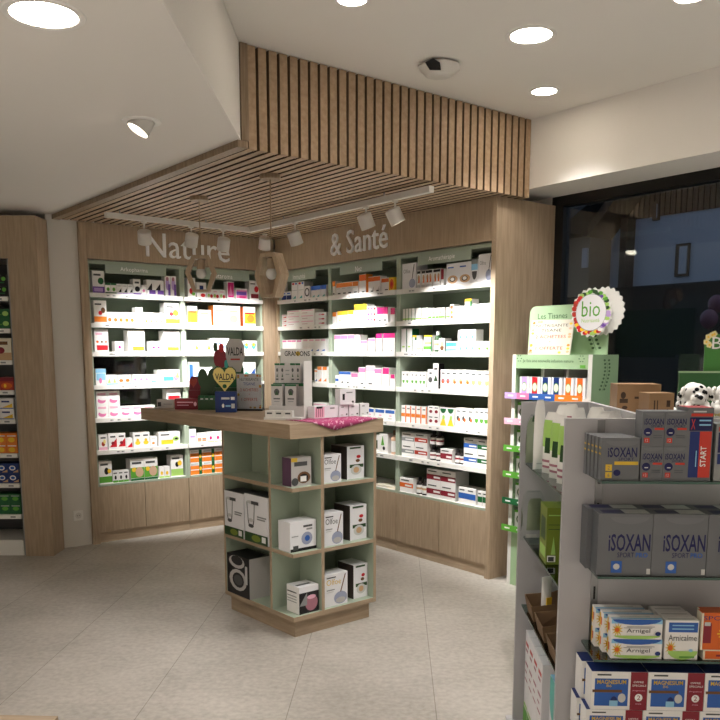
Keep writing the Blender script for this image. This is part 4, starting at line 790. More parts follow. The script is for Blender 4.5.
SP5 = SP5.replace('e-.06', 'e.0').replace('e-.02', 'e.03')
h5 = at(640, 639, 2.30).z-GS[2]
o, p, w_, h5 = gcar(611.5, 662.5, 639, GS[2], 2.30, .045, SP5, 'lower front white carton with yellow flower, third glass shelf', G3, body='w')
again(o.data, p+V((0, 0, h5+.0005))-GR*.002, 'upper front white carton with yellow flower, third glass shelf', G3)
for k in range(2):
    for L_ in range(2): again(o.data, p+GF*.048*(k+1)-GR*.012*(k+1)+V((0, 0, L_*(h5+.0005))), '%s white carton with yellow flower, %s row, third glass shelf' % (('lower', 'upper')[L_], ('middle', 'rear')[k]), G3)
SP6 = 'r.1,.7,.97,.95,b;r.2,.86,.85,.89,lb;r.2,.77,.85,.8,lb;T.1,.48,.95,.64,dg,Arnicalme;s.0,.1,.36,.5,gld;e.1,.23,.24,.37,og;m.1,0,1,.22,lgr;e.72,.2,.85,.28,lb;r.45,.05,.9,.09,gr;U.1,.2,.9,.4,lg'
o, p, w_, h_ = gcar(666, 699.5, 620.5, GS[2], 2.30, .045, SP6, 'front white carton with blue header and yellow flower, third glass shelf', G3, body='w')
for k in range(2): again(o.data, p+GF*.047*(k+1)-GR*.004*(k+1), ('second', 'rear')[k]+' white carton with blue header behind the front one, third glass shelf', G3)
SP7 = 'T.06,.8,1,.92,db,SPORT;r.08,.18,.32,.72,dr;r.1,.65,.28,.75,lg;r.55,.5,.95,.54,y;r.5,.42,.95,.46,y;r.55,.34,.95,.38,y;e.6,.05,.95,.3,rb;r.0,0,.06,1,cr'
o, p, w_, h_ = gcar(703.5, 746, 650, GS[2], 2.30, .05, 'r.04,.1,1,.9,og;r.3,.35,.8,.55,dr', 'low orange carton lying at the right on the third glass shelf', G3, body='cr')
gcar(702, 735, 613, GS[2]+h_+.001, 2.30, .035, SP7, 'orange carton standing on the low orange one, third glass shelf', G3, body='og', side='cr')[0]
o2 = gcar(701, 734, 610, GS[2]+h_+.001, 2.34, .03, SP7, 'orange carton in the rear on the third glass shelf', G3, body='og', side='cr')
G4 = 'blue and white mineral cartons on the lowest glass shelf'
SP8 = 'r.06,.1,.66,.82,b;r.7,0,1,1,dr;r.1,.9,.35,.94,dg;T.1,.68,.62,.79,gld,*MAGNESIUM;T.27,.6,.36,.67,gld,B6;r.02,.46,.55,.53,br;e.35,.12,.47,.36,db;e.48,.2,.62,.44,lg;r.33,.1,.48,.25,lb;T.75,.72,.93,.77,w,OFFRE;T.73,.63,.98,.68,w,SPECIALE;T.74,.5,.96,.54,hp,Programme;e.78,.24,.92,.44,w;T.82,.28,.88,.40,dr,2;T.8,.16,.9,.2,hp,mois;U0,0,1,1,db'
hm = at(620, 671, 2.295).z-at(620, 709, 2.295).z
lo0 = GS[3]+.0
nm8 = ('left', 'middle', 'right')
zl = at(620, 709, 2.295).z-hm
GSd = zl-GS[3]
o, p, w_, h_ = gcar(586.5, 642.5, 709.5, GS[3], 2.295, .075, SP8, 'left mineral carton of the lower layer, lowest glass shelf', G4, body='w')
hl = h_
again(o.data, p+GR*(w_+.002), 'middle mineral carton of the lower layer, lowest glass shelf', G4); again(o.data, p+GR*(w_+.002)*2, 'right mineral carton of the lower layer, lowest glass shelf', G4)
for k in range(3):
    again(o.data, p+GF*.08-GR*.012+GR*(w_+.002)*k, nm8[k]+' rear mineral carton of the lower layer, lowest glass shelf', G4)
o, p, w_, h_ = gcar(592, 648, 671.5, GS[3]+hl+.001, 2.295, .075, SP8, 'left blue topped mineral carton of the upper layer, lowest glass shelf', G4, body='w')
again(o.data, p+GR*(w_+.002), 'middle blue topped mineral carton of the upper layer, lowest glass shelf', G4); again(o.data, p+GR*(w_+.002)*2, 'right blue topped mineral carton of the upper layer, lowest glass shelf', G4)
for k in range(3):
    again(o.data, p+GF*.08-GR*.012+GR*(w_+.002)*k, nm8[k]+' rear blue topped mineral carton of the upper layer, lowest glass shelf', G4)
# left side of the gondola: pouches, bags, kraft trays
SIDE = GROT-PI/2
mat('pouch_white', 'f1efea', .3, spec=.5)
def pouch(w_, h, d, label, p, rot, group, bands=(), m='pouch_white', name='pouch', cat='pouch'):
    b = MB(); b.pillow(w_, h, d, m, 11)
    b.box(-w_/2*.5, d/2-.001, h*.97, w_/2*.5, d/2+.001, h*1.012, m)
    for (u0, v0, u1, v1, c, e) in bands:
        # printed patch following the bulge of the front
        pts = []; nn = 8
        for j in range(nn):
            for i in range(nn):
                u = u0+(u1-u0)*i/(nn-1); tt = v0+(v1-v0)*j/(nn-1); uu = u*2-1
                prof = (1-abs(uu)**2.2)**.8*(1-tt**2.6)*(1-(1-tt)**7)
                pts.append((uu*w_/2*(1-.06*math.sin(tt*PI)-.42*tt**9), d/2-d/2*max(0, prof)-.0012-.0004*e, tt*h))
        b.add(pts, [(j*nn+i, j*nn+i+1, (j+1)*nn+i+1, (j+1)*nn+i) for j in range(nn-1) for i in range(nn-1)], ink(c), True)
    return b.build(name, None, p, rot, label, cat, group)
for k in range(6):
    q_ = k/5
    pouch(.072, .246+.008*(k % 2), .062, ['farthest', 'second', 'third', 'fourth', 'fifth', 'nearest'][k]+' white pouch with green leaf band in the row behind the gondola panel', gp(.625+.098*q_, 3.06-.42*q_, LS[0]+.0005), GROT+.35*(k % 3-1)+.15, 'white pouches inside the gondola', [(.05, .35, .95, .72, 'lgr', 0), (.3, .3, .7, .55, 'dm', 1), (.2, .80, .45, .84, 'rose', 0), (.2, .12, .8, .2, 'rose', 0)])
for k in range(3):
    f = 2.98-.125*k
    pouch(.10, .225, .05, ['farthest', 'middle', 'nearest'][k]+' slim white and green pouch on the open edge of the upper gondola shelf', gp(.550+.003*k, f, LS[0]+.0005), SIDE+.55, 'slim pouches inside the gondola', [(.05, .45, .95, .88, 'lgr', 0), (.35, .35, .85, .6, 'dm', 1), (.1, .1, .8, .14, 'rose', 0), (.1, .2, .7, .24, 'rose', 0)])
mat('green_filling', '929c84', .6)
bg = pouch(.085, .20, .05, 'clear bag of grey green herbs with green top label on gondola shelf', gp(.556, 3.22, LS[0]+.0005), GROT, 'clear bags inside the gondola', [(.25, .86, .8, .98, 'dm', 0)], 'clear_film', 'herb_bag', 'bag')
MB().pillow(.08, .18, .042, 'green_filling', 9).build('herb_filling', bg, (0, .003, .008))
pouch(.055, .262, .04, 'tall narrow white pouch standing beside the clear herb bag', gp(.556, 3.10, LS[0]+.0005), GROT+.5, None, [(.2, .08, .8, .1, 'lg', 0)], 'pouch_white', 'pouch', 'pouch')
bg = pouch(.10, .20, .05, 'clear plastic bag of green herbs behind the olive cartons', gp(.552, 3.2, LS[1]+.0005), GROT+.1, 'clear bags inside the gondola', [(.2, .06, .8, .14, 'lg', 0)], 'clear_film', 'herb_bag', 'bag')
MB().pillow(.07, .13, .035, 'green_filling', 9).build('herb_filling', bg, (.01, .006, .04))
OLV = 'r.08,.05,.6,.16,w;r.14,.06,.5,.14,dg;g.3,.18,.6,.5,lgr;r.1,.86,.9,.88,lgr;r.1,.62,.9,.63,dm;L.2,.4,.8,.8,dm;L.1,.1,.9,.3,lgr;r.1,.7,.8,.71,dm'
hO = at(548, 507, 2.86).z-LS[1]
for k in range(2): put('infusion_carton', carton_mesh(.056, hO, .13, OLV, 'ol'), None, gp(.562+k*.058, 2.84, LS[1]+.0005), GROT, ('left', 'right')[k]+' olive green carton on the middle shelf of the gondola side', 'box', 'olive cartons inside the gondola')
mat('kraft_tray', '7a5f44', .75)
def tray(p, label):
    w_, d, h = .15, .20, .10; b = MB(); th_ = .003
    b.box(-w_/2, 0, 0, w_/2, d, th_, 'kraft_tray')
    b.ext([(-w_/2-.012, -.012, h*.62), (w_/2+.012, -.012, h*.62), (w_/2, 0, th_), (-w_/2, 0, th_)], (0, th_, 0), 'kraft_tray')
    b.ext([(-w_/2-.012, d+.01, h*1.15), (w_/2+.012, d+.01, h*1.15), (w_/2, d, th_), (-w_/2, d, th_)], (0, -th_, 0), 'kraft_tray')
    for s_ in (-1, 1): b.ext([(s_*(w_/2+.012), -.012, h*.62), (s_*(w_/2+.004), d*.5, h*.75), (s_*(w_/2+.012), d+.01, h*1.15), (s_*w_/2, d, th_), (s_*w_/2, 0, th_)], (-s_*th_, 0, 0), 'kraft_tray')
    return b.build('kraft_tray', None, p, SIDE, label, 'tray', 'kraft trays inside the gondola')
for k, nm in enumerate(('farthest', 'middle', 'nearest')): tray(gp(.540, 3.15-.235*k, LS[2]+.0005), nm+' kraft cardboard tray on the low shelf of the gondola side')
def tube(p, h, label, rot, lean=0):
    b = MB(); r = .019; n = 8; S_ = 16; pts = []
    for j in range(n):
        tt = j/(n-1)
        for i in range(S_): a = 2*PI*i/S_; pts.append((r*math.cos(a)*(1+.3*tt), r*math.sin(a)*(1-.96*tt**1.6), .025+tt*(h-.025)))
    b.add(pts, [(j*S_+i, j*S_+(i+1) % S_, (j+1)*S_+(i+1) % S_, (j+1)*S_+i) for j in range(n-1) for i in range(S_)]+[tuple((n-1)*S_+i for i in range(S_))], 'pouch_white', True)
    o = b.build('cream_tube', None, p, (lean, 0, rot), label, 'tube')
    MB().lathe([(.016, 0), (.0175, .004), (.0175, .026)], ink('lgr'), 14).build('cap', o)
    MB().box(-.012, -.0195, .05, .012, -.0145, .09, ink('y')).build('printed_patch', o); return o
tube(gp(.590, 3.10, LS[2]+.0045), .17, 'white cream tube standing in the farthest kraft tray', GROT+.5)
put('soap_carton', carton_mesh(.05, .045, .08, 'r.1,.3,.9,.7,rd', 'hp'), None, gp(.60, 2.87, LS[2]+.0045), SIDE, 'pink and red carton lying in the middle kraft tray', 'box')
TALLC = 'r.15,.86,.85,.9,rd;r.15,.8,.7,.83,rose;r.15,.66,.85,.69,rose;r.15,.58,.6,.6,rose;r.15,.5,.85,.52,rose;r0,0,1,.2,gr;r.1,.22,.9,.25,lgr;L.2,.8,.8,.84,rose;L.1,0,.9,.2,gr'
for k in range(4): put('tall_carton', carton_mesh(.092, .405, .16, TALLC, 'cw'), None, gp(.545, 3.225-.098*k, .0602), SIDE, ['farthest', 'second', 'third', 'nearest'][k]+' tall white carton with red print and green base, gondola bottom', 'box', 'tall cartons at the bottom of the gondola')
BIG = 'r0,.8,1,1,tl;m0,.62,.5,.82,tl;m.5,.62,1,.82,tl;e.1,.35,.25,.42,tq;e.3,.35,.45,.42,tq;e.5,.35,.65,.42,tq;e.7,.35,.85,.42,tq;r.1,.18,.8,.22,og;r.1,.1,.8,.14,og;U0,0,1,1,lb'
put('box', carton_mesh(.26, .40, .16, BIG, 'cw', name='box'), None, gp(.560, 2.68, .0602), SIDE, 'big white carton with teal waves at the bottom of gondola', 'box').name = 'bulk_carton'
b = MB(); b.lathe([(.035, 0), (.04, .006), (.04, .05), (.036, .055)], ink('cr'), 20); o = b.build('balm_jar', None, gp(.535, 3.02-.03+.27, .0602), 0, None); bpy.data.objects.remove(o)
# ------------------------------------------------------------------ green cardboard floor display by the window
SX = 4.24
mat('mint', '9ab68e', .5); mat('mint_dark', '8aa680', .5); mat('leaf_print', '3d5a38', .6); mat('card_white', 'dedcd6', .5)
DY = 3.722; DW = .64; DD = .27
D0 = V((SX, DY, 0))
t = thing('floor_display', 'mint green cardboard floor display with round sign and tea cartons', 'display', D0, -PI/2)
def dp(px, py, back=0.0): q_ = onx(px, py, SX+back); return DY-q_.y, q_.z
ztop = 1.585
TR = [dp(511, y)[1] for y in (395, 420.5, 447.5, 473.5, 500, 527)]
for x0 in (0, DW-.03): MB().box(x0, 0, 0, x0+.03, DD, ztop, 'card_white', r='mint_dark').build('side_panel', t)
mb = MB()
mb.box(.0305, DD-.01, 0, DW-.0305, DD, ztop-.02, 'card_white'); mb.build('back_panel', t)
zh0 = dp(560, 369)[1]
mb = MB().box(.0305, 0, zh0, DW-.0305, .008, ztop, 'mint'); mb.text('Je fais une nouvelle infusion nature', .09, zh0+.035, DW-.14, zh0+.06, -.001, 'leaf_print')
mb.box(DW-.09, -.0012, zh0+.008, DW-.05, -.0002, zh0+.026, ink('gr'))
for sx_ in (.06, DW-.08):
    for i in range(6): a = i*1.05; mb.ell(sx_+.018*math.cos(a), zh0+.065+.02*math.sin(a), .006, .003, -.001, 'leaf_print')
mb.build('header_strip', t)
MB().box(.0305, .0085, ztop-.012, DW-.0305, DD-.0105, ztop, 'mint').build('top_panel', t)
for k in range(2): x = .0305+(DW-.061)*(k+1)/3; MB().box(x-.008, .05, TR[0]+.002, x+.008, DD-.011, zh0+.01, 'card_white').build('divider', t)
TAGC = [('pl', 'pk', 'b', 'b', 'o', 'o'), ('hp',)*6, ('gr',)*6, ('gr',)*6, ('dgr',)*6, ('gr',)*6]
for i, z in enumerate(TR):
    sh = MB().box(.0305, 0, z-.02, DW-.0305, DD-.0105, z, 'card_white').build('shelf', t)
    m_ = MB()
    for k, c in enumerate(TAGC[i]):
        x0 = -.03+(DW+.0)*k/6*.985; x1 = -.03+DW*(k+1)/6*.985
        m_.box(x0, -.036, z-.022, x1, -.0305, z+.02, ink(c)); m_.box(x0+.03, -.0366, z-.006, x1-.03, -.036, z+.004, ink('w'))
    m_.box(-.03, -.030, z-.0225, DW-.05, -.0005, z-.0205, 'card_white')
    m_.build('tag_strip', sh)
MB().box(.0305, 0, .0, DW-.0305, .006, TR[5]-.03, 'mint').build('base_panel', t)
m_ = MB()
def sprig(m_, fx, x, z, s, flip=1):
    for i in range(9):
        tt = i/8; cx_ = x+flip*(.01+.05*math.sin(tt*2.2))*s; cz = z+tt*.2*s
        for sd in (-1, 1):
            lx_, lz_ = cx_+sd*.025*s, cz+.012*s; m_.add([fx(lx_+.012*s*math.cos(a*PI/4), lz_+.008*s*math.sin(a*PI/4)) for a in range(8)], [tuple(range(8))], 'leaf_print')
        if i: m_.add([fx(px_-.0015, pz_), fx(px_+.0015, pz_), fx(cx_+.0015, cz), fx(cx_-.0015, cz)], [(0, 1, 2, 3)], 'leaf_print')
        px_, pz_ = cx_, cz
for fx_, x_, z_, s_, fl_ in ((lambda u, v: (u, -.0008, v), .12, .04, .9, 1), (lambda u, v: (u, -.0008, v), .40, .05, 1.1, -1), (lambda u, v: (DW+.0008, u, v), .10, 1.36, .9, 1)):
    m_ = MB(); sprig(m_, fx_, x_, z_, s_, fl_); m_.build('leaf_print', t)
# upright back card
a = dp(528, 380, .12); zt_ = dp(560, 305, .12)[1]; c = dp(607, 355, .12)
x0, x1 = a[0], c[0]; rr = .05; pts = [(x0-.01, .12, ztop+.001), (x0, .12, zt_-rr)]
pts += [(x0+rr-rr*math.cos(k*PI/10), .12, zt_-rr+rr*math.sin(k*PI/10)) for k in range(1, 6)]
pts += [(x1, .12, zt_), (x1, .12, ztop+.001)]
m_ = MB().ext(pts, (0, .008, 0), 'mint'); m_.text('Les Tisanes', x0+.07, zt_-.085, x0+.31, zt_-.05, .119, 'leaf_print')
sprig(m_, lambda u, v: (u, .119, v), x1-.07, ztop+.03, 1.0, -1); m_.build('header_card', t)
# round scalloped sign: two discs
cxs, czs = dp(592, 312.5, .06); cx2, cz2 = dp(604, 311, .10)
def scallop(cx_, cz, R, y, n=22):
    pts = []
    for i in range(n*4):
        a = 2*PI*i/(n*4); r = R*(.955+.045*math.cos(a*n)); pts.append((cx_+r*math.cos(a), y, cz+r*math.sin(a)))
    return pts
RS = .152
MB().ext(scallop(cx2, cz2, RS*.98, .10), (0, .006, 0), 'card_white').build('rear_disc', t)
m_ = MB().ext(scallop(cxs, czs, RS, .05), (0, .006, 0), 'card_white')
rnd = random.Random(3)
for i in range(46):
    a = 2*PI*i/46+rnd.uniform(-.05, .05); rr = RS*rnd.uniform(.76, .86)
    sect = math.degrees(a) % 360
    cc = rnd.choice(['gr', 'dm', 'lgr']) if 60 < sect < 125 or -1 < sect < 50 else rnd.choice(['rd', 'rb', 'red2']) if 125 <= sect < 215 else rnd.choice(['y', 'o', 'rd', 'lgr']) if 215 <= sect < 300 else rnd.choice(['p', 'w', 'pl', 'lgr'])
    m_.ell(cxs+rr*math.cos(a), czs+rr*math.sin(a), .019, .012, .0494-.0001*i/4, ink(cc), 9)
m_.ell(cxs, czs, RS*.74, RS*.74, .0478, ink('g'), 36); m_.ell(cxs, czs, RS*.72, RS*.72, .0474, ink('cw'), 36)
m_.text('bio', cxs-.068, czs-.025, cxs+.068, czs+.07, .047, ink('gr')); m_.text('Nutrisanté', cxs-.066, czs-.06, cxs+.066, czs-.036, .047, ink('lgr'))
m_.build('round_sign', t, label='round scalloped white sign reading bio in green')
MB().tube((cxs, .0565, czs), (cxs, .119, czs-.01), .006, 'card_white').build('spacer', t)
# notice card leaning on the front of the sign card
a = dp(529, 354, .03); b_ = dp(571, 354, .03); zt_ = dp(550, 319.5, .03)[1]; w_ = b_[0]-a[0]; h = zt_-ztop
pt = D0+Matrix.Rotation(-PI/2, 3, 'Z') @ V(((a[0]+b_[0])/2, .016, ztop+.0005))
m_ = MB().box(-w_/2, 0, 0, w_/2, .006, h, ink('nt')); y = -.0006
for tx, v0, v1, cc, u in (('NUTRISANTE', .80, .88, 'dg', .38), ('TISANE', .66, .74, 'dg', .24), ('2 ACHETEES', .47, .56, 'red2', .36), ('+', .35, .39, 'red2', .02), ('1 OFFERTE', .14, .23, 'red2', .32)): m_.text(tx, -w_*u, h*v0, w_*u, h*v1, y, ink(cc))
for i in range(26):
    e = i % 4; s_ = random.uniform(-.46, .46); uu, vv = ((-.44, s_), (.44, s_), (s_, .45), (s_, -.44))[e]
    if e < 2 or abs(s_) > .25: m_.ell(uu*w_, h*(.5+vv), .012, .008, y+.0002, ink(random.choice(['gld', 'tn', 'o', 'st'])))
m_.build('notice_card', None, pt, (math.radians(-9), 0, -PI/2), 'white flowered paper notice leaning on top of the mint green display', 'sign')
for k, c in enumerate(('pl', 'rd', 'nb', 'nb', 'og', 'og')):
    pxa = (518, 528.5, 539, 550, 562, 573.6)[k]; x0 = dp(pxa, 380)[0]; x1 = dp(pxa+8, 380)[0]
    me = carton_mesh(x1-x0+.012, .125, .10, 'r.18,0,.75,1,%s;e.2,.22,.74,.72,gr;e.24,.26,.7,.68,cr' % c, 'cw')
    put('tea_carton', me, None, D0+Matrix.Rotation(-PI/2, 3, 'Z') @ V(((x0+x1)/2+.006, .02, TR[0]+.0005)), -PI/2, ['lilac', 'pink red', 'left navy', 'right navy', 'left orange', 'rightmost orange'][k]+' banded tea carton in the top tray of mint display', 'box', 'tea cartons in the mint green display')
for i in range(1, 6):
    for k in range(4):
        me = carton_mesh(.10, .125, .10, 'e.15,.2,.85,.75,dm;e.25,.28,.75,.68,cr;r0,.85,1,1,gr', 'cw')
        put('tea_carton', me, None, D0+Matrix.Rotation(-PI/2, 3, 'Z') @ V((.09+k*.15, .02, TR[i]+.0005)), -PI/2, '%s white and green tea carton on %s shelf of mint display' % (('leftmost', 'second', 'third', 'rightmost')[k], ('second', 'third', 'fourth', 'fifth', 'lowest')[i-1]), 'box', 'tea cartons in the mint green display')
# ------------------------------------------------------------------ behind the gondola: counter, cardboard boxes, plush dogs, green display
CF_ = 3.55; ZT = 1.325
t = thing('window_counter', 'white counter behind the gondola carrying cardboard boxes and plush dogs', 'counter', gp(1.5, 3.9), GROT)
MB().box(-.62, -.35, ZT-.03, .75, .30, ZT, 'white').build('top', t); MB().box(-.60, -.33, 0, .73, .28, ZT-.0305, 'white').build('body', t)
def card_box(px0, px1, ytop, f, d, label, rot, marks):
    a = at(px0, ytop, f); c = at(px1, ytop, f); w_ = (c-a).dot(GR); p = (a+c)/2; h = p.z-ZT; p.z = ZT+.0005
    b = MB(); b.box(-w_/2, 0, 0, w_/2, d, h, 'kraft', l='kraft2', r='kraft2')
    b.box(-w_/2, 0, h, -.001 if False else w_/2, d*.49, h+.003, 'kraft'); b.box(-w_/2, d*.51, h, w_/2, d, h+.003, 'kraft')
    for (u0, v0, u1, v1, kind) in marks:
        if kind == 'r': b.quad((w_*(u0-.5), -.0006, h*v0), (w_*(u1-.5), -.0006, h*v0), (w_*(u1-.5), -.0006, h*v1), (w_*(u0-.5), -.0006, h*v1), m='kraft_print')
        else: b.ell(w_*((u0+u1)/2-.5), h*(v0+v1)/2, w_*(u1-u0)/2, h*(v1-v0)/2, -.0006, 'kraft_print')
    return b.build('cardboard_box', None, p, GROT+rot, label, 'box', 'cardboard boxes behind the gondola')
mat('kraft_print', '3c2b1e', .8)
card_box(618, 661, 385, 3.80, .16, 'larger brown cardboard box with dark print behind the gondola', -.05, [(.08, .5, .2, .75, 'e'), (.06, .35, .25, .5, 'r'), (.4, .5, .75, .58, 'r'), (.12, .12, .25, .25, 'e')])
card_box(649, 675, 394, 3.63, .12, 'smaller brown cardboard box in front of the larger one', .08, [(.2, .1, .25, .7, 'r'), (.32, .2, .36, .7, 'r'), (.7, .4, .85, .7, 'r'), (.7, .1, .8, .3, 'e')])
def spots_material():
    m = mat('dalmatian', 'e9e6e0', .95, spec=.1); nt = m.node_tree; N = nt.nodes; L = nt.links
    tc = N.new('ShaderNodeTexCoord'); vo = N.new('ShaderNodeTexVoronoi'); vo.inputs['Scale'].default_value = 34; vo.inputs['Randomness'].default_value = .9
    cr = N.new('ShaderNodeValToRGB'); cr.color_ramp.interpolation = 'CONSTANT'; e = cr.color_ramp.elements
    e[0].color = rgb('141414'); e[1].color = rgb('e9e6e0'); e[1].position = .31
    L.new(tc.outputs['Object'], vo.inputs[0]); L.new(vo.outputs['Distance'], cr.inputs[0]); L.new(cr.outputs[0], N['Principled BSDF'].inputs['Base Color'])
spots_material(); mat('plush_white', 'e9e6e0', .95, spec=.1); mat('plush_black', '121212', .7)
def plush(p, rot, label, s=1.0):
    t = thing('plush_dog', label, 'plush toy', p, rot, 'plush dogs on the counter')
    b = MB()
    for c, r, sc in (((0, .09, .055), .055, (1, 1.5, 1.52)), ((0, .02, .085), .052, (1.05, .95, 1)), ((0, -.03, .068), .03, (1.1, 1, .85)), ((-.038, -.02, .02), .02, (1, 2, 1)), ((.038, -.02, .02), .02, (1, 2, 1)), ((-.034, .13, .03), .03, (1, 1.3, .9)), ((.034, .13, .03), .03, (1, 1.3, .9)), ((0, .05, .065), .05, (1, 1.2, .9)), ((-.035, 0, .035), .025, (1, 1.3, 1)), ((.035, 0, .035), .025, (1, 1.3, 1))):
        b.sphere([q*s for q in c], r*s, 'dalmatian', 16, 10, sc)
    o = b.build('body', t); md = o.modifiers.new('remesh', 'REMESH'); md.mode = 'VOXEL'; md.voxel_size = .005*s; md.use_smooth_shade = True
    sm = o.modifiers.new('smooth', 'SMOOTH'); sm.factor = .6; sm.iterations = 4
    for sd in (-1, 1):
        MB().sphere((0, 0, -.025*s), .028*s, 'dalmatian', 14, 9, (.45, .8, 1.25)).build('ear', t, (sd*.054*s, .022*s, .112*s), (0, -sd*.35, 0))
        MB().sphere((0, 0, 0), .0065*s, 'plush_black', 10, 7).build('eye', t, (sd*.02*s, -.028*s, .1*s))
        MB().sphere((0, 0, 0), .021*s, 'plush_white', 12, 8, (1, 1.2, .9)).build('paw', t, (sd*.038*s, -.055*s, .021*s))
    MB().sphere((0, 0, 0), .011*s, 'plush_black', 10, 7, (1.2, .8, .8)).build('nose', t, (0, -.06*s, .078*s))
    MB().sphere((.0, .21*s, .06*s), .012*s, 'dalmatian', 10, 7, (.7, 3.2, .7)).build('tail', t)
    return t
f0 = 3.52
p = at(696.5, 404, f0); plush(V((p.x, p.y, ZT+.016)), GROT-.12, 'spotted plush dog lying beside the small cardboard box', .95)
p = at(726.5, 404, f0+.02); plush(V((p.x, p.y, ZT+.016)), GROT-.35, 'spotted plush dog cut by the right edge of the photo', .95)
# greenery strip
mat('leaf_green', '3f6b2c', .6); mat('petal', 'e9d9a0', .6)
p = at(705, 410, 3.58); b = MB(); rg = random.Random(5)
for i in range(150):
    c = V((rg.uniform(-.085, .22), rg.uniform(-.03, .22), .002+rg.random()*.012)); a = rg.uniform(0, 6.28); l = rg.uniform(.012, .022); dx = V((math.cos(a), math.sin(a), rg.uniform(-.05, .3)))*l; dy = V((-math.sin(a), math.cos(a), .1))*l*.35
    b.add([c-dx, c+dy, c+dx, c-dy], [(0, 1, 2, 3)], 'leaf_green')
b.build('leaf_garland', None, V((p.x, p.y, ZT+.001)), GROT, 'green leafy garland under the spotted plush dogs', 'garland', None, 'stuff')
for k in range(7):
    b = MB()
    for j in range(5): a = j*2*PI/5; b.sphere((.009*math.cos(a), 0, .009*math.sin(a)), .007, 'petal', 8, 5, (1, .4, 1))
    b.sphere((0, -.003, 0), .005, ink('y'), 8, 5)
    q_ = at(682+k*6.2, 406+(k % 3)*2.2, 3.54); b.build('flower', None, V((q_.x, q_.y, ZT+.019)), (-.3, 0, GROT), '%s small cream flower in front of the spotted plush dogs' % (ORD[k] if k < 6 else 'rightmost'), 'flower', 'flowers in front of the plush dogs')
# green display board behind the dogs
p = at(727, 410, 3.86); p.z = ZT+.0005
t = thing('display_board', 'green display board with flowers and a large white letter', 'sign', p, GROT)
a = at(705, 373, 3.86); zt_ = at(712, 334, 3.86).z-ZT; zm = a.z-ZT; x0 = (a-p).dot(GR)
pts = [(x0, .02, 0), (x0, .02, zt_-.03)]+[(x0+.03-.03*math.cos(k*PI/8), .02, zt_-.03+.03*math.sin(k*PI/8)) for k in range(1, 5)]+[(x0+.22, .02, zt_), (x0+.22, .02, 0)]
mat('board_green', '3f7a34', .5); mat('board_green_dark', '2a5a2a', .5)
m_ = MB().ext(pts, (0, .006, 0), 'board_green'); lb = at(713.5, 349, 3.86); lt = at(724, 337, 3.86)
m_.text('B', (lb-p).dot(GR), lb.z-ZT, (lt-p).dot(GR), lt.z-ZT, .019, ink('w'))
for (u, v) in ((710, 337), (714, 335), (708, 342), (711, 345), (716, 334)):
    q_ = at(u, v, 3.86)
    for j in range(5): an = j*2*PI/5; m_.ell((q_-p).dot(GR)+.008*math.cos(an), q_.z-ZT+.008*math.sin(an), .007, .007, .0195-.0001*j, 'petal', 8)
    m_.ell((q_-p).dot(GR), q_.z-ZT, .005, .005, .0188, ink('y'), 8)
m_.build('back_board', t)
MB().box(x0-.12, -.015, 0, x0+.22, .0, zm, 'board_green_dark', t='mint').build('front_panel', t)
MB().box(x0-.12, -.017, zm+.0005, x0+.22, .003, zm+.008, 'mint').build('edge_strip', t)
# balloons by the window
mat('balloon', '7d4a5e', .25)
for k, (u, v, r) in enumerate(((709, 319, .088), (716.5, 304, .085))):
    q_ = onx(u, v, 8.0+.2*k); b = MB(); b.sphere((0, 0, 0), r, 'balloon', 20, 14, (1, 1, 1.12)); b.lathe([(.004, -r*1.12-.012), (.009, -r*1.12-.012), (.003, -r*1.1)], 'balloon', 10)
    o = b.build('balloon', None, q_, 0, ('lower', 'upper')[k]+' dusky pink balloon seen dimly through the shop window', 'balloon', 'balloons beyond the window')
    MB().tube((0, 0, -r*1.12-.012), (0, 0, -.019-q_.z), .002, 'cable', 6).build('string', o)
# ------------------------------------------------------------------ oak table at the bottom left corner
p = onz(58, 716, .45)
t = thing('low_table', 'oak table top just showing at the bottom left corner', 'table', V((p.x, p.y, 0))-GR*.5-GF*.3, GROT)
bevel(MB().box(-.5, -.3, .42, .5, .3, .45, 'oak_x').build('table_top', t), .003)
for sx_ in (-.46, .42):
    for sy_ in (-.26, .22): MB().box(sx_, sy_, 0, sx_+.04, sy_+.04, .4195, 'oak_v').build('leg', t)
# ------------------------------------------------------------------ ceiling fittings and light
def lamp(kind, loc, energy, size=None, blend=.5, rot=(0, 0, 0), col=(1, .86, .70), radius=.04, aim=None):
    l = bpy.data.lights.new(kind.lower()+'_light', kind); l.energy = energy; l.color = col
    if kind == 'SPOT': l.spot_size = math.radians(size); l.spot_blend = blend; l.shadow_soft_size = radius
    if kind == 'AREA': l.shape = 'DISK'; l.size = size
    if kind == 'POINT': l.shadow_soft_size = radius
    o = bpy.data.objects.new(kind.lower()+'_lamp', l); COL.objects.link(o); o.location = loc; o.rotation_euler = rot
    if aim is not None: o.rotation_euler = (V(aim)-V(loc)).to_track_quat('-Z', 'Y').to_euler()
    return o
WARM = (1, .968, .945)
def downlight(x, y, z, r, label, e=60, size=140, blend=.6):
    t = thing('downlight', label, 'ceiling light', (x, y, z), 0, 'round recessed downlights')
    MB().lathe([(r*.84, -.0005), (r*.87, -.005), (r*1.03, -.005), (r*1.06, -.0005)], 'trim_grey', 36).build('trim_ring', t)
    MB().lathe([(1e-5, -.003), (r*.84, -.003)], 'lamp_glow', 36).build('diffuser', t)
    lamp('SPOT', (x, y, z-.02), e, size, blend, (0, 0, 0), WARM, r*.7)
mat('trim_grey', 'f2f0ec', .4)
E_DL = 75
q_ = onz(44, 14, ZL); downlight(q_.x, q_.y, ZL, .122, 'large round downlight at the top left of the low ceiling', E_DL*.6, 100)
downlight(3.297, 2.833, ZU, .118, 'round downlight in the high ceiling, larger of the right pair', E_DL*.85, 96)
downlight(4.035, 3.352, ZU, .085, 'small round downlight close to the bulkhead above the window', E_DL*.24, 104, .3)
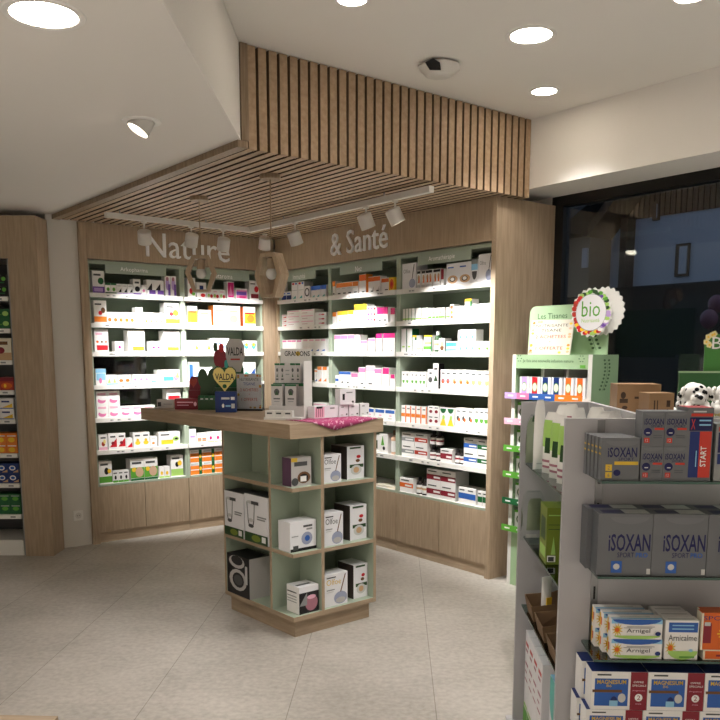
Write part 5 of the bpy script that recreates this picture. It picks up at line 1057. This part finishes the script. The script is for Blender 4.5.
q_ = onz(352, -1, ZU); downlight(q_.x, q_.y, ZU, .075, 'round downlight cut by the top edge of the photo, middle', E_DL*.22, 95)
q_ = onz(690, -4, ZU); downlight(q_.x, q_.y, ZU, .075, 'round downlight cut by the top edge at the right', E_DL)
def gimbal(x, y, z, r, label):
    t = thing('gimbal_spotlight', label, 'ceiling light', (x, y, z))
    MB().lathe([(r*.66, -.0005), (r*.72, -.007), (r*1.0, -.006), (r*1.04, -.0005)], 'trim_grey', 32).build('trim_ring', t)
    h = put('tilting_head', None, t, (0, 0, 0), (0, 0, 0))
    dirn = (-RT*.55-V((0, 0, 1))+(-FW)*.25).normalized(); qd = dirn.to_track_quat('Z', 'Y')
    m_ = MB(); m_.lathe([(r*.58, -.03), (r*.62, .036), (r*.57, .038), (r*.55, .03)], 'white_metal', 28); o = m_.build('head', t, (0, 0, -.012)); o.rotation_mode = 'QUATERNION'; o.rotation_quaternion = qd
    m_ = MB(); m_.lathe([(1e-5, .032), (r*.55, .032)], 'lens_glow', 28); o2 = m_.build('lens', o)
    bpy.data.objects.remove(h)
    lamp('SPOT', V((x, y, z-.02))+dirn*.07, E_DL*.4, 100, .5, col=WARM, radius=.04, aim=V((x, y, z))+dirn*2)
gimbal(1.678, 3.775, ZL, .088, 'tilted round spotlight in the low ceiling near the canopy edge')
for (x, y, e_) in ((.85, 2.0, .45), (3.1, .8, .15), (1.3, -1.2, 1.5), (3.4, -1.4, 2), (-.9, -1.4, 4), (2.2, -2.0, 1.5)):  # unseen lamps without fittings, added so the floor bounces more light onto the ceiling
    lamp('SPOT', (x, y, ZU-.03), E_DL*e_, 130 if y > 0 else 92, .6, col=WARM, radius=.07)
for x, y, e_ in ((-1.7, 1.0, 4.6), (-1.9, 2.6, 3.8)): lamp('SPOT', (x, y, ZL-.03), E_DL*e_, 88, .6, col=WARM, radius=.07)  # two more added lamps, out of view, brightening the low ceiling by bounce
# sensor puck
t = thing('ceiling_sensor', 'white faceted ceiling sensor above the slatted fascia', 'sensor', (3.225, 3.405, ZU), .3)
MB().lathe([(.085, 0), (.115, -.012), (.118, -.02), (.07, -.062), (.04, -.068)], 'white_metal', 8).build('housing', t)
MB().ext([(-.117, -.03, -.008), (-.10, -.06, -.03), (-.07, -.05, -.058), (-.085, .01, -.05), (-.118, .02, -.02)], (-.003, -.003, -.003), 'black').build('sensor_window', t)
# track with spotlights
ZK = 2.585; TY, TX = 5.95, 3.55
t = thing('lighting_track', 'white L shaped lighting track under the slatted ceiling', 'lighting track', (TX, TY, ZK))
MB().box(2.34-TX, -.02, -.018, .02, .02, .018, 'white_metal').build('rail', t)
MB().box(-.02, 3.80-TY, -.018, .02, -.0205, .018, 'white_metal').build('rail', t)
for (dx, dy) in ((-1.1, 0), (-.4, 0), (0, -.5), (0, -1.7)): MB().tube((dx, dy, .018), (dx, dy, ZC-ZK-.0005), .006, 'steel', 8).build('hanger', t)
def tspot(p, aim, label, e):
    d = (V(aim)-p).normalized()
    t = thing('track_spotlight', label, 'spotlight', V((p.x, p.y, ZK-.0185)), 0, 'white spotlights on the track')
    rel = p-V((p.x, p.y, ZK-.0185))
    MB().tube((0, 0, 0), (0, 0, -.012), .02, 'white_metal', 14).build('adapter', t)
    MB().tube((0, 0, -.012), rel+V((0, 0, .02)), .007, 'white_metal', 10).build('stem', t)
    o = MB().lathe([(.02, -.052), (.046, -.046), (.05, -.04), (.05, .05), (.044, .05), (.042, .035)], 'white_metal', 24).build('lamp_head', t, rel); o.rotation_mode = 'QUATERNION'; o.rotation_quaternion = (d*.75-V((0, 0, .35))).to_track_quat('Z', 'Y')
    MB().lathe([(1e-5, .036), (.042, .036)], 'lens_glow', 24).build('lens', o)
    lamp('SPOT', p+d*.056, e, 62, .75, col=(1, .985, .97), radius=.035, aim=p+d*2)
E_TS = 112
TS = [((144.5, 237), 'A', 'leftmost white spotlight on the track above Nature lettering', (.34, 1.52)), ((191.5, 240), 'A', 'second white spotlight from the left above Nature lettering', (.10, 1.52)), ((223.5, 244), 'A', 'third white spotlight, at the last letter of Nature', (.15, 1.52)), ((265, 243), 'A', 'fourth white spotlight, nearest the inner corner of the track', (.2, 1.52)),
      ((295, 238), 'B', 'fifth white spotlight, right of the inner corner', (-.1, 1.52)), ((366, 221), 'B', 'white spotlight above the Santé lettering', (.1, 1.52)), ((395, 216), 'B', 'rightmost white spotlight at the end of the track', (.35, 1.52))]
for (u, v), wl_, lab, (off, za) in TS:
    if wl_ == 'A': p = ony(u, v, TY); aim = (p.x+off, YA, za)
    else: p = onx(u, v, TX); aim = (XB, p.y-off, za)
    tspot(p, aim, lab, E_TS*(.72 if wl_ == 'A' else 1.0))
# pendant lamps
def pendant(x, y, ztop_, zbot, rot, label):
    t = thing('pendant_lamp', label, 'pendant lamp', (x, y, ZC), rot, 'hexagonal wooden pendant lamps')
    MB().lathe([(1e-5, -.026), (.058, -.026), (.062, -.02), (.062, 0)], 'oak_dark', 28).build('ceiling_rose', t)
    zt_ = ztop_-ZC; zb = zbot-ZC; zm = (zt_+zb)/2+.005
    MB().tube((0, 0, -.026), (0, 0, zt_-.03), .004, 'brass', 8).build('rod', t)
    MB().lathe([(.026, zt_-.09), (.028, zt_-.085), (.028, zt_-.03), (.01, zt_-.022)], 'oak_v', 20).build('lamp_holder', t)
    MB().sphere((0, 0, zt_-.118), .035, 'bulb', 20, 14).build('bulb', t)
    hw = [(.056, zt_), (.104, zm), (.056, zb)]; th_ = .02; fr = MB()
    outer = [(-.056, zt_), (.056, zt_), (.106, zm), (.056, zb), (-.056, zb), (-.106, zm)]
    inner = [(-.036, zt_-.022), (.036, zt_-.022), (.071, zm), (.036, zb+.016), (-.036, zb+.016), (-.071, zm)]
    dp_ = .036
    for i in range(6):
        j = (i+1) % 6; a, c = outer[i], outer[j]; d_, e = inner[j], inner[i]
        P = [(a[0], -dp_, a[1]), (c[0], -dp_, c[1]), (d_[0], -dp_, d_[1]), (e[0], -dp_, e[1])]; Q = [(u, dp_, w_) for u, _, w_ in P]
        fr.add(P+Q, [(3, 2, 1, 0), (4, 5, 6, 7), (0, 1, 5, 4), (2, 3, 7, 6)], 'oak_v')
    fr.build('hexagon_frame', t)
    return t
pendant(2.672, 5.136, 2.248, 2.005, CR+.12, 'hexagonal wooden pendant lamp nearer the Nature lettering')
pendant(2.68, 4.255, 2.182, 1.925, CR-.62, 'hexagonal wooden pendant lamp in front of the corner post')
# ------------------------------------------------------------------ world, camera, view
w = bpy.data.worlds.new('dusk'); bpy.context.scene.world = w; w.use_nodes = True
bgn = w.node_tree.nodes['Background']; bgn.inputs[0].default_value = (.32, .42, .62, 1); bgn.inputs[1].default_value = .40
cam = bpy.data.cameras.new('camera'); co = bpy.data.objects.new('camera', cam); COL.objects.link(co)
cam.sensor_fit = 'HORIZONTAL'; cam.sensor_width = 36; cam.lens = FL/720*36; cam.shift_y = (CY-360)/720; cam.clip_start = .02
co.location = CAM; co.rotation_euler = CF.to_track_quat('-Z', 'Y').to_euler()
sc = bpy.context.scene; sc.camera = co
sc.view_settings.view_transform = 'Standard'; sc.view_settings.look = 'None'; sc.view_settings.gamma = 1; sc.view_settings.use_curve_mapping = False
sc.view_settings.exposure = 0.55
sc.cycles.max_bounces = 10; sc.cycles.transparent_max_bounces = 16; sc.cycles.sample_clamp_indirect = 4
from collections import Counter
for k_, n_ in Counter(l for l, g in LABELS).items():
    if n_ > 1 and not k_.startswith('raised'): print('DUP LABEL', n_, k_)
